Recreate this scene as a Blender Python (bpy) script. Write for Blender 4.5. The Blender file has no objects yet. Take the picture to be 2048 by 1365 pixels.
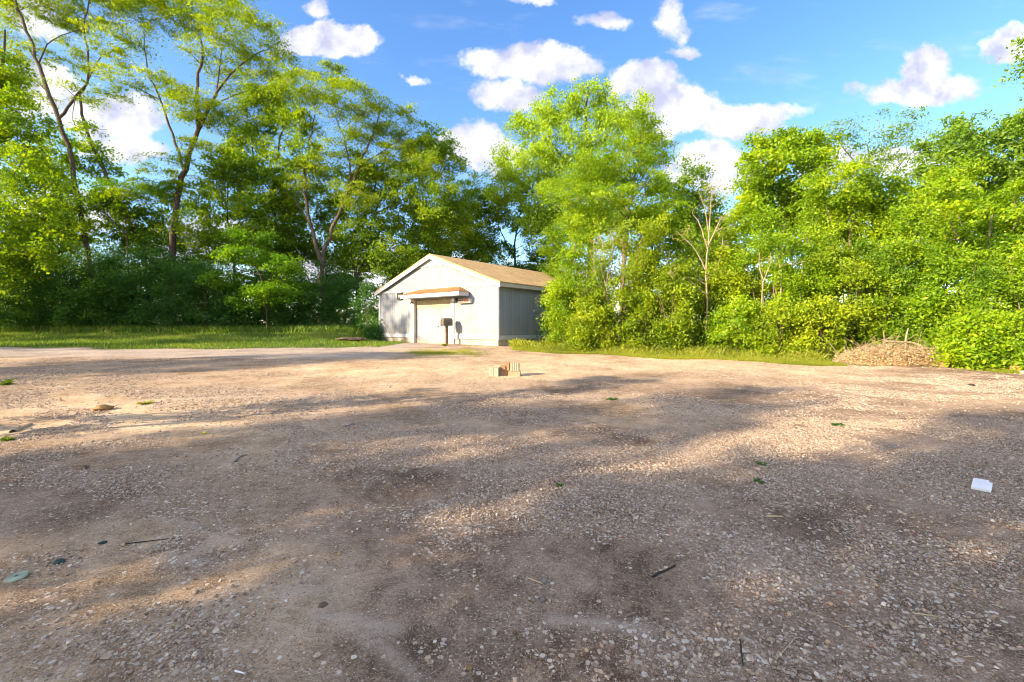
import bpy, math, random
import numpy as np
from mathutils import Vector, Matrix

# ------------------------------------------------------------------ camera, sky, sun, exposure
sc = bpy.context.scene
R = math.radians
CAM_Z, FPX, HOR = 1.5, 900.0, 655.0
cd = bpy.data.cameras.new("camera")
cam = bpy.data.objects.new("camera", cd)
sc.collection.objects.link(cam)
sc.camera = cam
cam.location = (0, 0, CAM_Z)
cam.rotation_euler = (R(90), 0, 0)
cd.sensor_width = 36
cd.lens = 36 * FPX / 2048
cd.shift_y = -(682.5 - HOR) / 2048
cd.clip_end = 5000
cd.clip_start = 0.05

SUN_EL = 22.0
SX, SY = -0.89, -0.455                      # horizontal direction towards the sun
EXPOSURE = 1.78
sl = bpy.data.lights.new("sun", 'SUN')
sl.energy = 4.4
sl.angle = R(0.6)
sl.color = (1.0, 0.80, 0.54)
sun = bpy.data.objects.new("sun", sl)
sc.collection.objects.link(sun)
tosun = Vector((SX, SY, math.tan(R(SUN_EL)))).normalized()
sun.rotation_euler = tosun.to_track_quat('Z', 'Y').to_euler()
sun.location = tosun * 60

world = bpy.data.worlds.new("World")
sc.world = world
world.use_nodes = True
sc.view_settings.view_transform = 'Standard'
sc.view_settings.look = 'None'
sc.view_settings.exposure = EXPOSURE
sc.view_settings.gamma = 1
sc.view_settings.use_curve_mapping = False
sc.cycles.max_bounces = 7
sc.cycles.diffuse_bounces = 3
sc.cycles.transmission_bounces = 3
sc.cycles.glossy_bounces = 2
sc.cycles.use_denoising = True
sc.cycles.filter_width = 1.0
sc.cycles.sample_clamp_indirect = 4


class NT:
    """tiny node helper"""
    def __init__(s, tree):
        s.t = tree
        tree.nodes.clear()

    def n(s, typ, **kw):
        nd = s.t.nodes.new(typ)
        ins = kw.pop('ins', {})
        for k, v in kw.items():
            setattr(nd, k, v)
        for k, v in ins.items():
            s.put(nd.inputs[k], v)
        return nd

    def put(s, sock, v):
        if isinstance(v, bpy.types.NodeSocket):
            s.t.links.new(v, sock)
        elif v is not None:
            if hasattr(sock, 'default_value') and hasattr(sock.default_value, '__len__') and isinstance(v, (tuple, list)):
                if len(v) == 3 and len(sock.default_value) == 4:
                    v = (*v, 1)
            sock.default_value = v

    def m(s, op, a, b=None, c=None, clamp=False):
        nd = s.t.nodes.new('ShaderNodeMath')
        nd.operation = op
        nd.use_clamp = clamp
        s.put(nd.inputs[0], a)
        if b is not None:
            s.put(nd.inputs[1], b)
        if c is not None:
            s.put(nd.inputs[2], c)
        return nd.outputs[0]

    def mix(s, f, a, b, blend='MIX'):
        nd = s.t.nodes.new('ShaderNodeMix')
        nd.data_type = 'RGBA'
        nd.blend_type = blend
        s.put(nd.inputs[0], f)
        s.put(nd.inputs[6], a)
        s.put(nd.inputs[7], b)
        return nd.outputs[2]

    def ramp(s, f, stops):
        nd = s.t.nodes.new('ShaderNodeValToRGB')
        s.put(nd.inputs[0], f)
        el = nd.color_ramp.elements
        while len(el) > 1:
            el.remove(el[-1])
        el[0].position = stops[0][0]
        el[0].color = (*stops[0][1], 1)
        for p, c in stops[1:]:
            e = el.new(p)
            e.color = (*c, 1)
        return nd.outputs[0]

    def sstep(s, x, lo, hi):
        nd = s.t.nodes.new('ShaderNodeMapRange')
        nd.interpolation_type = 'SMOOTHSTEP'
        s.put(nd.inputs[0], x)
        nd.inputs[1].default_value = lo
        nd.inputs[2].default_value = hi
        return nd.outputs[0]

    def noise(s, vec, scale, detail=2, rough=.5, dist=0):
        nd = s.n('ShaderNodeTexNoise', ins={'Vector': vec, 'Scale': scale, 'Detail': detail, 'Roughness': rough, 'Distortion': dist})
        return nd

    def attr(s, name, out='Fac'):
        nd = s.n('ShaderNodeAttribute', attribute_name=name)
        return nd.outputs[out]


# ------------------------------------------------------------------ world: Nishita sky with cumulus
def build_world():
    t = NT(world.node_tree)
    sky = t.n('ShaderNodeTexSky', sky_type='NISHITA')
    sky.sun_disc = False
    sky.sun_elevation = R(SUN_EL)
    sky.sun_rotation = math.atan2(SX, SY)
    sky.air_density = 1.0
    sky.dust_density = 0.6
    sky.ozone_density = 1.6
    hsv = t.n('ShaderNodeHueSaturation', ins={'Hue': 0.508, 'Saturation': 1.26, 'Value': 1.32, 'Color': sky.outputs[0]})
    tc = t.n('ShaderNodeTexCoord')
    sep = t.n('ShaderNodeSeparateXYZ', ins={0: tc.outputs['Generated']})
    x, y, z = sep.outputs
    ysafe = t.m('MAXIMUM', y, 0.02)
    u = t.m('DIVIDE', x, ysafe)
    v = t.m('DIVIDE', z, ysafe)
    uv = t.n('ShaderNodeCombineXYZ', ins={0: u, 1: v}).outputs[0]
    w1 = t.noise(uv, 9, 6, .6)
    w2 = t.noise(uv, 3.2, 2, .5)
    ws = t.n('ShaderNodeSeparateColor', ins={0: w1.outputs['Color']}).outputs
    wl = t.n('ShaderNodeSeparateColor', ins={0: w2.outputs['Color']}).outputs
    du = t.m('ADD', t.m('MULTIPLY_ADD', ws[0], .10, -.05), t.m('MULTIPLY_ADD', wl[0], .12, -.06))
    dv = t.m('ADD', t.m('MULTIPLY_ADD', ws[1], .08, -.04), t.m('MULTIPLY_ADD', wl[1], .06, -.03))
    uu = t.m('ADD', u, du)
    vv = t.m('ADD', v, dv)
    clouds = [  # centre and radii as tangents off the +Y axis, strength
        (660, 78, 112, 36, 1), (600, 85, 60, 25, 1), (640, 18, 34, 22, .55), (1060, 128, 135, 38, .9), (1015, 190, 80, 36, .8),
        (1275, 158, 72, 42, 1.05), (1340, 220, 110, 60, 1.05), (1470, 240, 110, 42, .95), (1580, 222, 80, 18, .5),
        (940, 285, 62, 52, 1), (1000, 320, 60, 40, .8), (1430, 340, 110, 55, .9), (1840, 178, 135, 34, .95), (1840, 135, 62, 36, .85),
        (2030, 95, 62, 40, .9), (1350, 40, 36, 50, .55), (1200, 38, 66, 20, .5), (1060, 4, 44, 16, .5), (820, 155, 26, 11, .5),
        (1360, 98, 40, 14, .45), (240, 232, 115, 46, .95), (250, 300, 85, 30, .8), (60, 30, 80, 40, .7), (80, 170, 110, 60, .9),
        (100, 420, 160, 50, .9), (420, 480, 160, 50, .85), (720, 540, 260, 50, .7), (1650, 340, 60, 50, .6), (1800, 330, 160, 34, .8),
        (-300, 250, 160, 70, 1), (-100, 520, 260, 70, .9), (2350, 200, 180, 60, 1), (2500, 420, 260, 80, .9), (400, -150, 220, 60, .8),
        (1500, -260, 300, 70, .8), (1050, 560, 300, 40, .6)]
    best = None
    for px, py, rx, ry, s in clouds:
        cu, cv = (px - 1024) / 900, (655 - py) / 900
        a = t.m('MULTIPLY_ADD', uu, 900 / rx, -cu * 900 / rx)
        b = t.m('MULTIPLY_ADD', vv, 900 / ry, -cv * 900 / ry)
        d = t.m('ADD', t.m('MULTIPLY', a, a), t.m('MULTIPLY', b, b))
        mm = t.m('MULTIPLY_ADD', d, -s * .8, s)
        best = mm if best is None else t.m('SMOOTH_MAX', best, mm, .25)
    fine = t.noise(uv, 16, 8, .62)
    dens = t.m('ADD', best, t.m('MULTIPLY_ADD', fine.outputs[0], 1.5, -.80))
    mask = t.sstep(dens, -.04, .50)
    front = t.sstep(y, .02, .12)
    # unseen broken clouds added behind the camera and overhead for neutral fill light
    dirn = t.n('ShaderNodeTexCoord').outputs['Generated']
    bn = t.noise(dirn, 3.4, 7, .58).outputs[0]
    bmask = t.m('MULTIPLY', t.sstep(bn, .44, .56), t.m('MAXIMUM', t.sstep(y, .25, -.05), t.sstep(z, .62, .78)))
    wv = t.n('ShaderNodeMapping', ins={0: uv, 2: (0, 0, .35), 3: (1.2, 4.5, 1)}).outputs[0]
    wisp = t.m('MULTIPLY', t.sstep(t.noise(wv, 2.6, 7, .62).outputs[0], .52, .80), .30)
    mask = t.m('MAXIMUM', mask, wisp)
    mask = t.m('MAXIMUM', t.m('MULTIPLY', mask, front), t.m('MULTIPLY', bmask, t.sstep(z, .0, .12)))
    # billows: brighter where the field rises towards the sun side, lilac where thick and low
    off = t.n('ShaderNodeVectorMath', operation='ADD', ins={0: uv, 1: (-.03, .035, 0)}).outputs[0]
    n1 = t.noise(uv, 7, 5, .55).outputs[0]
    n2 = t.noise(off, 7, 5, .55).outputs[0]
    rel = t.m('MULTIPLY_ADD', t.m('SUBTRACT', n1, n2), 4.6, .60, clamp=True)
    ccol = t.mix(rel, (.62, .64, .84), (1.16, 1.13, 1.13))
    cstr = t.n('ShaderNodeVectorMath', operation='SCALE', ins={0: ccol, 'Scale': t.m('MULTIPLY_ADD', t.sstep(y, .2, -.1), CLOUD * .8, CLOUD)}).outputs[0]  # added clouds behind the camera are brightened further as fill
    bg = t.n('ShaderNodeBackground', ins={'Color': t.mix(t.m('MULTIPLY', mask, .96), hsv.outputs[0], cstr), 'Strength': SKY_STR})
    out = t.n('ShaderNodeOutputWorld', ins={0: bg.outputs[0]})


SKY_STR = 0.085
CLOUD = 3.8
build_world()


# ------------------------------------------------------------------ noise and terrain
def _hash(ix, iy, seed):
    h = (ix.astype(np.int64) * 374761393 + iy.astype(np.int64) * 668265263 + seed * 974711) & 0xffffffff
    h = ((h ^ (h >> 13)) * 1274126177) & 0xffffffff
    h = h ^ (h >> 16)
    return (h & 0xffff) / 65535.0


def vnoise(x, y, seed=0):
    x, y = np.asarray(x, float), np.asarray(y, float)
    ix, iy = np.floor(x), np.floor(y)
    fx, fy = x - ix, y - iy
    fx, fy = fx * fx * (3 - 2 * fx), fy * fy * (3 - 2 * fy)
    a, b = _hash(ix, iy, seed), _hash(ix + 1, iy, seed)
    c, d = _hash(ix, iy + 1, seed), _hash(ix + 1, iy + 1, seed)
    return (a * (1 - fx) + b * fx) * (1 - fy) + (c * (1 - fx) + d * fx) * fy


def fbm(x, y, sc_, oct=4, seed=0):
    v, a, tot = 0, 1, 0
    for i in range(oct):
        v = v + a * vnoise(np.asarray(x) * sc_ * 2 ** i + 17.3 * i, np.asarray(y) * sc_ * 2 ** i - 9.1 * i, seed + i)
        tot += a
        a *= .5
    return v / tot


def ss(x, lo, hi):
    t = np.clip((np.asarray(x, float) - lo) / (hi - lo), 0, 1)
    return t * t * (3 - 2 * t)


def H0(x, y):
    x, y = np.asarray(x, float), np.asarray(y, float)
    ramp = .035 * np.where(y < 17, y, 17 + 3 * (1 - np.exp(-(np.maximum(y, 17) - 17) / 3)))
    ramp = np.where(y < -15, -.525, ramp)
    bank = .82 * ss(y, 19.0, 31.5) * ss(-x - .12 * (y - 20), 6.2, 9.5) * (1 - ss(y, 42, 80))
    return ramp + bank


def H(x, y):
    d = np.hypot(np.asarray(x, float), np.asarray(y, float) - 3)
    near = np.exp(-d / 9)
    return (H0(x, y) + .10 * (fbm(x, y, .22, 3, 5) - .5) + near * .035 * (fbm(x, y, 1.7, 3, 11) - .5)
            + .020 * (fbm(x, y, .9, 2, 31) - .5))


def P(px, py, Y):
    return np.array([(px - 1024) / FPX * Y, Y, CAM_Z - (py - HOR) / FPX * Y])


def G(px, py):
    """ground point seen at this direction"""
    lo, hi = 1.0, 60.0
    last = lo
    for Y in np.geomspace(1.0, 60, 500):
        p = P(px, py, Y)
        if p[2] <= float(H(p[0], p[1])):
            break
        last = Y
    lo, hi = last, Y
    for _ in range(20):
        m = (lo + hi) / 2
        p = P(px, py, m)
        if p[2] <= float(H(p[0], p[1])):
            hi = m
        else:
            lo = m
    p = P(px, py, hi)
    p[2] = float(H(p[0], p[1]))
    return p


def proj(x, y, z):
    yy = np.maximum(y, .3)
    return 1024 + FPX * x / yy, HOR - FPX * (z - CAM_Z) / yy


# ------------------------------------------------------------------ object helpers
def link(o, parent=None):
    sc.collection.objects.link(o)
    if parent is not None:
        o.parent = parent
    return o


def tag(o, label=None, cat=None, group=None, kind=None):
    if label: o['label'] = label
    if cat: o['category'] = cat
    if group: o['group'] = group
    if kind: o['kind'] = kind
    return o


def empty(name, loc, rotz=0):
    o = bpy.data.objects.new(name, None)
    o.location = tuple(float(c) for c in loc)
    o.rotation_euler = (0, 0, rotz)
    o.empty_display_size = .2
    return link(o)


def mesh_np(name, V, F, mat=None, parent=None, attrs=None, smooth=False, mats=None):
    """V n*3; F list of int arrays (k*3 or k*4)"""
    me = bpy.data.meshes.new(name)
    V = np.ascontiguousarray(V, dtype=np.float32)
    if not isinstance(F, (list, tuple)):
        F = [F]
    F = [np.asarray(f, dtype=np.int32) for f in F if len(f)]
    me.vertices.add(len(V))
    me.vertices.foreach_set('co', V.ravel())
    loops = np.concatenate([f.ravel() for f in F])
    sizes = np.concatenate([np.full(len(f), f.shape[1], dtype=np.int32) for f in F])
    starts = np.concatenate([[0], np.cumsum(sizes)[:-1]]).astype(np.int32)
    me.loops.add(len(loops))
    me.loops.foreach_set('vertex_index', loops)
    me.polygons.add(len(sizes))
    me.polygons.foreach_set('loop_start', starts)
    me.polygons.foreach_set('use_smooth', np.full(len(sizes), smooth, dtype=bool))
    me.update(calc_edges=True)
    for k, a in (attrs or {}).items():
        at = me.attributes.new(k, 'FLOAT', 'POINT')
        at.data.foreach_set('value', np.ascontiguousarray(a, dtype=np.float32))
    if mat: me.materials.append(mat)
    o = bpy.data.objects.new(name, me)
    return link(o, parent)


class MB:
    """collects hard-surface shapes into one mesh"""
    def __init__(s):
        s.v, s.f = [], []

    def add(s, vs, fs):
        k = len(s.v)
        s.v += [tuple(map(float, v)) for v in vs]
        s.f += [tuple(i + k for i in f) for f in fs]
        return s

    def box(s, x0, x1, y0, y1, z0, z1, M=None):
        vs = [Vector(p) for p in ((x0, y0, z0), (x1, y0, z0), (x1, y1, z0), (x0, y1, z0), (x0, y0, z1), (x1, y0, z1), (x1, y1, z1), (x0, y1, z1))]
        if M is not None:
            vs = [M @ v for v in vs]
        return s.add(vs, [(0, 3, 2, 1), (4, 5, 6, 7), (0, 1, 5, 4), (1, 2, 6, 5), (2, 3, 7, 6), (3, 0, 4, 7)])

    def prism(s, poly, axis, a, b):
        """poly: 2d points, extruded along axis 'y' (poly in xz) or 'x' (poly in yz)"""
        n = len(poly)
        f = (lambda p, t: (p[0], t, p[1])) if axis == 'y' else (lambda p, t: (t, p[0], p[1]))
        vs = [f(p, a) for p in poly] + [f(p, b) for p in poly]
        fs = [tuple(range(n)), tuple(range(2 * n - 1, n - 1, -1))]
        fs += [(i, i + n, (i + 1) % n + n, (i + 1) % n) for i in range(n)]
        return s.add(vs, fs)

    def lathe(s, prof, M=None, n=20):
        """prof: (radius, z) list about z, transformed by M"""
        vs, fs = [], []
        for r_, z_ in prof:
            for k in range(n):
                a = 2 * math.pi * k / n
                p = Vector((r_ * math.cos(a), r_ * math.sin(a), z_))
                vs.append(M @ p if M is not None else p)
        for i in range(len(prof) - 1):
            for k in range(n):
                k2 = (k + 1) % n
                fs.append((i * n + k, i * n + k2, (i + 1) * n + k2, (i + 1) * n + k))
        return s.add(vs, fs)

    def tube(s, pts, rad, n=6):
        V, F = tube_np(np.array(pts, float), np.array(rad, float), n)
        return s.add([tuple(v) for v in V], [tuple(f) for f in F])

    def build(s, name, mat, parent=None, smooth=False, bevel=0):
        me = bpy.data.meshes.new(name)
        me.from_pydata(s.v, [], s.f)
        import bmesh
        bm = bmesh.new()
        bm.from_mesh(me)
        bmesh.ops.recalc_face_normals(bm, faces=bm.faces)
        if bevel:
            bmesh.ops.bevel(bm, geom=[e for e in bm.edges if len(e.link_faces) == 2 and e.calc_face_angle(0) > .5],
                            offset=bevel, segments=2, affect='EDGES', clamp_overlap=True)
        bm.to_mesh(me)
        bm.free()
        for p in me.polygons:
            p.use_smooth = smooth
        me.materials.append(mat)
        return link(bpy.data.objects.new(name, me), parent)


def tube_np(pts, rad, n=6):
    pts = np.asarray(pts, float)
    m = len(pts)
    tan = np.gradient(pts, axis=0)
    tan /= np.maximum(np.linalg.norm(tan, axis=1, keepdims=True), 1e-9)
    ref = np.array([0.31, .9, .12])
    if abs(tan.mean(0) @ ref) > .85 * np.linalg.norm(tan.mean(0)):
        ref = np.array([1., 0, 0.1])
    a = np.cross(tan, ref)
    a /= np.maximum(np.linalg.norm(a, axis=1, keepdims=True), 1e-9)
    b = np.cross(tan, a)
    ang = np.linspace(0, 2 * np.pi, n, endpoint=False)
    V = pts[:, None, :] + rad[:, None, None] * (np.cos(ang)[None, :, None] * a[:, None, :] + np.sin(ang)[None, :, None] * b[:, None, :])
    V = V.reshape(-1, 3)
    i = np.arange(m - 1)[:, None] * n
    k = np.arange(n)[None, :]
    k2 = (k + 1) % n
    F = np.stack([i + k, i + k2, i + n + k2, i + n + k], -1).reshape(-1, 4)
    return V, F


class Acc:
    def __init__(s):
        s.V, s.F, s.n = [], [], 0

    def add(s, V, F):
        s.V.append(V)
        s.F.append(F + s.n)
        s.n += len(V)

    def get(s):
        return np.concatenate(s.V), np.concatenate(s.F)


def copy_thing(o, parent=None):
    c = o.copy()
    link(c)
    if parent is not None:
        c.parent = parent
    for ch in [q for q in sc.collection.objects if q.parent == o]:
        copy_thing(ch, c)
    return c


# ------------------------------------------------------------------ materials
def mat(name, fn):
    m = bpy.data.materials.new(name)
    m.use_nodes = True
    t = NT(m.node_tree)
    sh = fn(t)
    t.n('ShaderNodeOutputMaterial', ins={0: sh})
    return m


def princ(t, col, rough=.8, bump=None, bstr=.3, bdist=.01, spec=.3, metal=0):
    p = t.n('ShaderNodeBsdfPrincipled', ins={'Base Color': col, 'Roughness': rough, 'Metallic': metal, 'Specular IOR Level': spec})
    if bump is not None:
        b = t.n('ShaderNodeBump', ins={'Height': bump, 'Strength': bstr, 'Distance': bdist})
        t.put(p.inputs['Normal'], b.outputs[0])
    return p.outputs[0]


def obco(t):
    return t.n('ShaderNodeTexCoord').outputs['Object']


def leaf_mat(name, dark, mid, light, trans=.45, yellow=None):
    def f(t):
        rnd = t.attr('rnd')
        cl = t.attr('clump')
        geo = t.n('ShaderNodeNewGeometry')
        nz = t.noise(geo.outputs['Position'], .55, 2, .5).outputs[0]
        k = t.m('ADD', t.m('MULTIPLY', rnd, .42), t.m('ADD', t.m('MULTIPLY', cl, .33), t.m('MULTIPLY_ADD', nz, .9, -.33)))
        col = t.ramp(k, [(.1, dark), (.5, mid), (.95, light)])
        if yellow:
            col = t.mix(t.sstep(rnd, .982, .99), col, yellow)
        tcol = t.n('ShaderNodeHueSaturation', ins={'Hue': .485, 'Saturation': 1.15, 'Value': 1.5, 'Color': col}).outputs[0]
        d = t.n('ShaderNodeBsdfDiffuse', ins={'Color': col})
        tr = t.n('ShaderNodeBsdfTranslucent', ins={'Color': tcol})
        g = t.n('ShaderNodeBsdfGlossy', ins={'Color': (.8, .85, .8), 'Roughness': .42})
        m1 = t.n('ShaderNodeMixShader', ins={0: trans, 1: d.outputs[0], 2: tr.outputs[0]})
        m2 = t.n('ShaderNodeMixShader', ins={0: .018, 1: m1.outputs[0], 2: g.outputs[0]})
        return m2.outputs[0]
    return mat(name, f)


def bark_mat(name, c0, c1, c2):
    def f(t):
        co = t.n('ShaderNodeTexCoord').outputs['Object']
        mp = t.n('ShaderNodeMapping', ins={0: co, 3: (1, 1, .22)}).outputs[0]
        n = t.noise(mp, 14, 5, .65).outputs[0]
        n2 = t.noise(co, 1.3, 3, .5).outputs[0]
        col = t.ramp(t.m('ADD', t.m('MULTIPLY', n, .7), t.m('MULTIPLY', n2, .35)), [(.25, c0), (.55, c1), (.8, c2)])
        return princ(t, col, .9, n, .8, .03)
    return mat(name, f)


M = {}
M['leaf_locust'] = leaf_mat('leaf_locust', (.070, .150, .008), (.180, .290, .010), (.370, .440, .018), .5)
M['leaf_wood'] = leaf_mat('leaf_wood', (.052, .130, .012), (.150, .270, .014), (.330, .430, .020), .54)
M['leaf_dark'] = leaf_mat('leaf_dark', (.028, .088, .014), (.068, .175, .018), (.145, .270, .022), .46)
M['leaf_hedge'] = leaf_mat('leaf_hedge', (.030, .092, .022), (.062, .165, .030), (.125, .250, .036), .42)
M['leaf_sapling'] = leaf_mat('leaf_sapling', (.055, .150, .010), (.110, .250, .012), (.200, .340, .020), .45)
M['leaf_cotton'] = leaf_mat('leaf_cotton', (.120, .220, .018), (.270, .410, .026), (.430, .560, .050), .5)
M['leaf_shrub'] = leaf_mat('leaf_shrub', (.070, .135, .008), (.200, .300, .008), (.390, .450, .012), .45, yellow=(.40, .36, .02))
M['leaf_bright'] = leaf_mat('leaf_bright', (.070, .160, .008), (.190, .330, .008), (.400, .490, .012), .48, yellow=(.40, .40, .02))
M['leaf_grey'] = leaf_mat('leaf_grey', (.060, .140, .020), (.150, .270, .030), (.280, .400, .048), .45)
M['leaf_dry'] = leaf_mat('leaf_dry', (.22, .15, .08), (.46, .35, .20), (.62, .52, .30), .25)
M['blade'] = leaf_mat('blade', (.050, .110, .014), (.120, .210, .022), (.26, .30, .055), .3, yellow=(.36, .30, .12))
M['blade_sun'] = leaf_mat('blade_sun', (.10, .14, .014), (.22, .26, .020), (.38, .38, .05), .35, yellow=(.50, .42, .18))
M['bark'] = bark_mat('bark', (.030, .022, .016), (.095, .070, .052), (.200, .160, .125))
M['bark_pale'] = bark_mat('bark_pale', (.16, .11, .06), (.36, .27, .17), (.55, .45, .32))
M['bark_mid'] = bark_mat('bark_mid', (.07, .05, .03), (.18, .135, .09), (.32, .25, .18))


def m_plain(name, col, rough=.7, var=.12, scale=8, bstr=.15, metal=0, spec=.3):
    def f(t):
        co = obco(t)
        n = t.noise(co, scale, 4, .6).outputs[0]
        n2 = t.noise(co, scale * .17, 2, .5).outputs[0]
        k = t.m('ADD', t.m('MULTIPLY', n, .5), t.m('MULTIPLY', n2, .5))
        lo = tuple(c * (1 - 2.2 * var) for c in col)
        hi = tuple(min(1, c * (1 + 1.2 * var)) for c in col)
        return princ(t, t.ramp(k, [(.3, lo), (.7, hi)]), rough, n, bstr, .01, spec, metal)
    return mat(name, f)


def m_siding(name):
    def f(t):
        co = obco(t)
        sp = t.n('ShaderNodeSeparateXYZ', ins={0: co}).outputs
        def groove(c, period, w):
            fr = t.m('FRACT', t.m('MULTIPLY', c, 1 / period))
            return t.m('LESS_THAN', fr, w)
        g = t.m('MAXIMUM', groove(t.m('ADD', sp[0], sp[1]), .2032, .075), 0)
        cell = t.m('FLOOR', t.m('MULTIPLY', t.m('ADD', sp[0], sp[1]), 1 / .2032))
        wn = t.n('ShaderNodeTexWhiteNoise', noise_dimensions='1D', ins={'W': cell}).outputs[0]
        mp = t.n('ShaderNodeMapping', ins={0: co, 3: (1, 1, .12)}).outputs[0]
        st = t.noise(mp, 22, 5, .6).outputs[0]
        dirt = t.noise(mp, 3, 4, .6).outputs[0]
        col = t.ramp(t.m('ADD', t.m('MULTIPLY', st, .55), t.m('MULTIPLY', dirt, .45)), [(.28, (.185, .20, .23)), (.46, (.245, .265, .30)), (.7, (.30, .32, .35))])
        col = t.mix(t.m('MULTIPLY', wn, .30), col, (.19, .20, .235))
        low = t.m('MULTIPLY', t.sstep(sp[2], 1.3, .35), t.sstep(dirt, .38, .56))
        big = t.noise(co, .9, 5, .65).outputs[0]
        col = t.mix(t.m('MULTIPLY', t.sstep(big, .50, .66), .40), col, (.20, .195, .19))
        col = t.mix(t.m('MULTIPLY', low, .75), col, (.30, .27, .21))
        col = t.mix(t.m('MULTIPLY', g, .75), col, (.13, .13, .14))
        hgt = t.m('SUBTRACT', t.m('MULTIPLY', st, .15), g)
        return princ(t, col, .75, hgt, .6, .012)
    return mat(name, f)


def m_shingle(name, c0, c1):
    def f(t):
        co = obco(t)
        sp = t.n('ShaderNodeSeparateXYZ', ins={0: co}).outputs
        v = t.n('ShaderNodeCombineXYZ', ins={0: sp[1], 1: t.m('MULTIPLY', sp[2], 2.9)}).outputs[0]
        br = t.n('ShaderNodeTexBrick', ins={'Vector': v, 'Scale': 3.0, 'Color1': (.3, .3, .3), 'Color2': (.9, .9, .9), 'Mortar': (0, 0, 0), 'Mortar Size': .014, 'Row Height': .30, 'Brick Width': .8})
        n = t.noise(co, 60, 3, .6).outputs[0]
        n2 = t.noise(co, 1.1, 4, .6).outputs[0]
        k = t.m('ADD', t.m('MULTIPLY', br.outputs[0], .35), t.m('ADD', t.m('MULTIPLY', n, .3), t.m('MULTIPLY', n2, .45)))
        return princ(t, t.ramp(k, [(.2, tuple(c * .28 for c in c0)), (.5, c0), (.85, c1)]), .95, k, .7, .02)
    return mat(name, f)


def m_block(name):
    def f(t):
        co = obco(t)
        sp = t.n('ShaderNodeSeparateXYZ', ins={0: co}).outputs
        v = t.n('ShaderNodeCombineXYZ', ins={0: t.m('ADD', sp[0], sp[1]), 1: sp[2]}).outputs[0]
        br = t.n('ShaderNodeTexBrick', ins={'Vector': v, 'Scale': 1, 'Color1': (.42, .37, .29), 'Color2': (.50, .44, .35), 'Mortar': (.25, .22, .18), 'Mortar Size': .006, 'Row Height': .20, 'Brick Width': .4})
        n = t.noise(co, 9, 5, .65).outputs[0]
        col = t.mix(t.sstep(n, .42, .7), br.outputs[0], (.30, .25, .18))
        return princ(t, col, .95, n, .5, .01)
    return mat(name, f)


M['siding'] = m_siding('painted_siding')
M['trim'] = m_plain('white_trim', (.46, .46, .47), .6, .06, 6)
M['cream'] = m_plain('cream_paint', (.50, .47, .40), .55, .07, 4)
M['doorpaint'] = m_plain('door_paint', (.285, .29, .30), .5, .12, 3)
M['tanwood'] = m_plain('tan_wood', (.42, .34, .22), .8, .15, 5)
M['shingle'] = m_shingle('shingle_brown', (.40, .265, .125), (.60, .42, .22))
M['shingle_rust'] = m_shingle('shingle_rust', (.26, .125, .045), (.40, .21, .085))
M['block'] = m_block('foundation_block')
M['concrete'] = m_plain('concrete_block', (.34, .26, .16), .95, .18, 14, .5)
M['concrete_warm'] = m_plain('concrete_warm', (.32, .19, .10), .95, .18, 14, .5)
M['concrete_pale'] = m_plain('concrete_pale', (.40, .34, .25), .95, .14, 14, .5)
M['black'] = m_plain('black_plastic', (.03, .03, .035), .5, .2, 10)
M['greymetal'] = m_plain('grey_metal', (.30, .30, .31), .45, .1, 6, .1, .6)
M['dish'] = m_plain('dish_grey', (.34, .34, .35), .5, .1, 6)
M['boxmetal'] = m_plain('weathered_box', (.15, .13, .105), .55, .3, 9, .2)
M['postwood'] = m_plain('post_wood', (.20, .14, .09), .85, .3, 12, .4)
M['red'] = m_plain('faded_red', (.42, .12, .10), .6, .2, 9)
M['glasswhite'] = m_plain('lamp_glass', (.80, .80, .76), .2, .02, 5, 0, 0, .5)
M['orange'] = m_plain('orange_print', (.75, .36, .18), .7, .1, 20)
M['stonebig'] = m_plain('pale_rock', (.50, .42, .34), .95, .22, 9, .6)
M['brickorange'] = m_plain('orange_brick', (.50, .20, .09), .9, .22, 12, .5)
M['whitescrap'] = m_plain('white_scrap', (.78, .78, .80), .55, .05, 6)
M['stickdark'] = m_plain('dark_stick', (.045, .035, .028), .85, .3, 25, .5)
M['stickgrey'] = m_plain('grey_stick', (.23, .20, .17), .85, .25, 25, .5)
M['straw'] = m_plain('straw', (.50, .38, .22), .8, .2, 25, .3)
M['glove'] = m_plain('green_scrap', (.020, .060, .052), .8, .3, 18, .4)
M['disc'] = m_plain('sage_plastic', (.25, .30, .23), .75, .25, 30, .2)
M['clod'] = m_plain('dirt_clod', (.17, .115, .078), .98, .35, 16, 1.0)
M['clod_tan'] = m_plain('tan_clod', (.32, .19, .08), .98, .35, 16, 1.0)
M['yellow'] = m_plain('yellow_petal', (.72, .66, .03), .6, .1, 12)
M['leafgreen'] = m_plain('fresh_leaf', (.30, .45, .05), .6, .1, 20)


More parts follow.
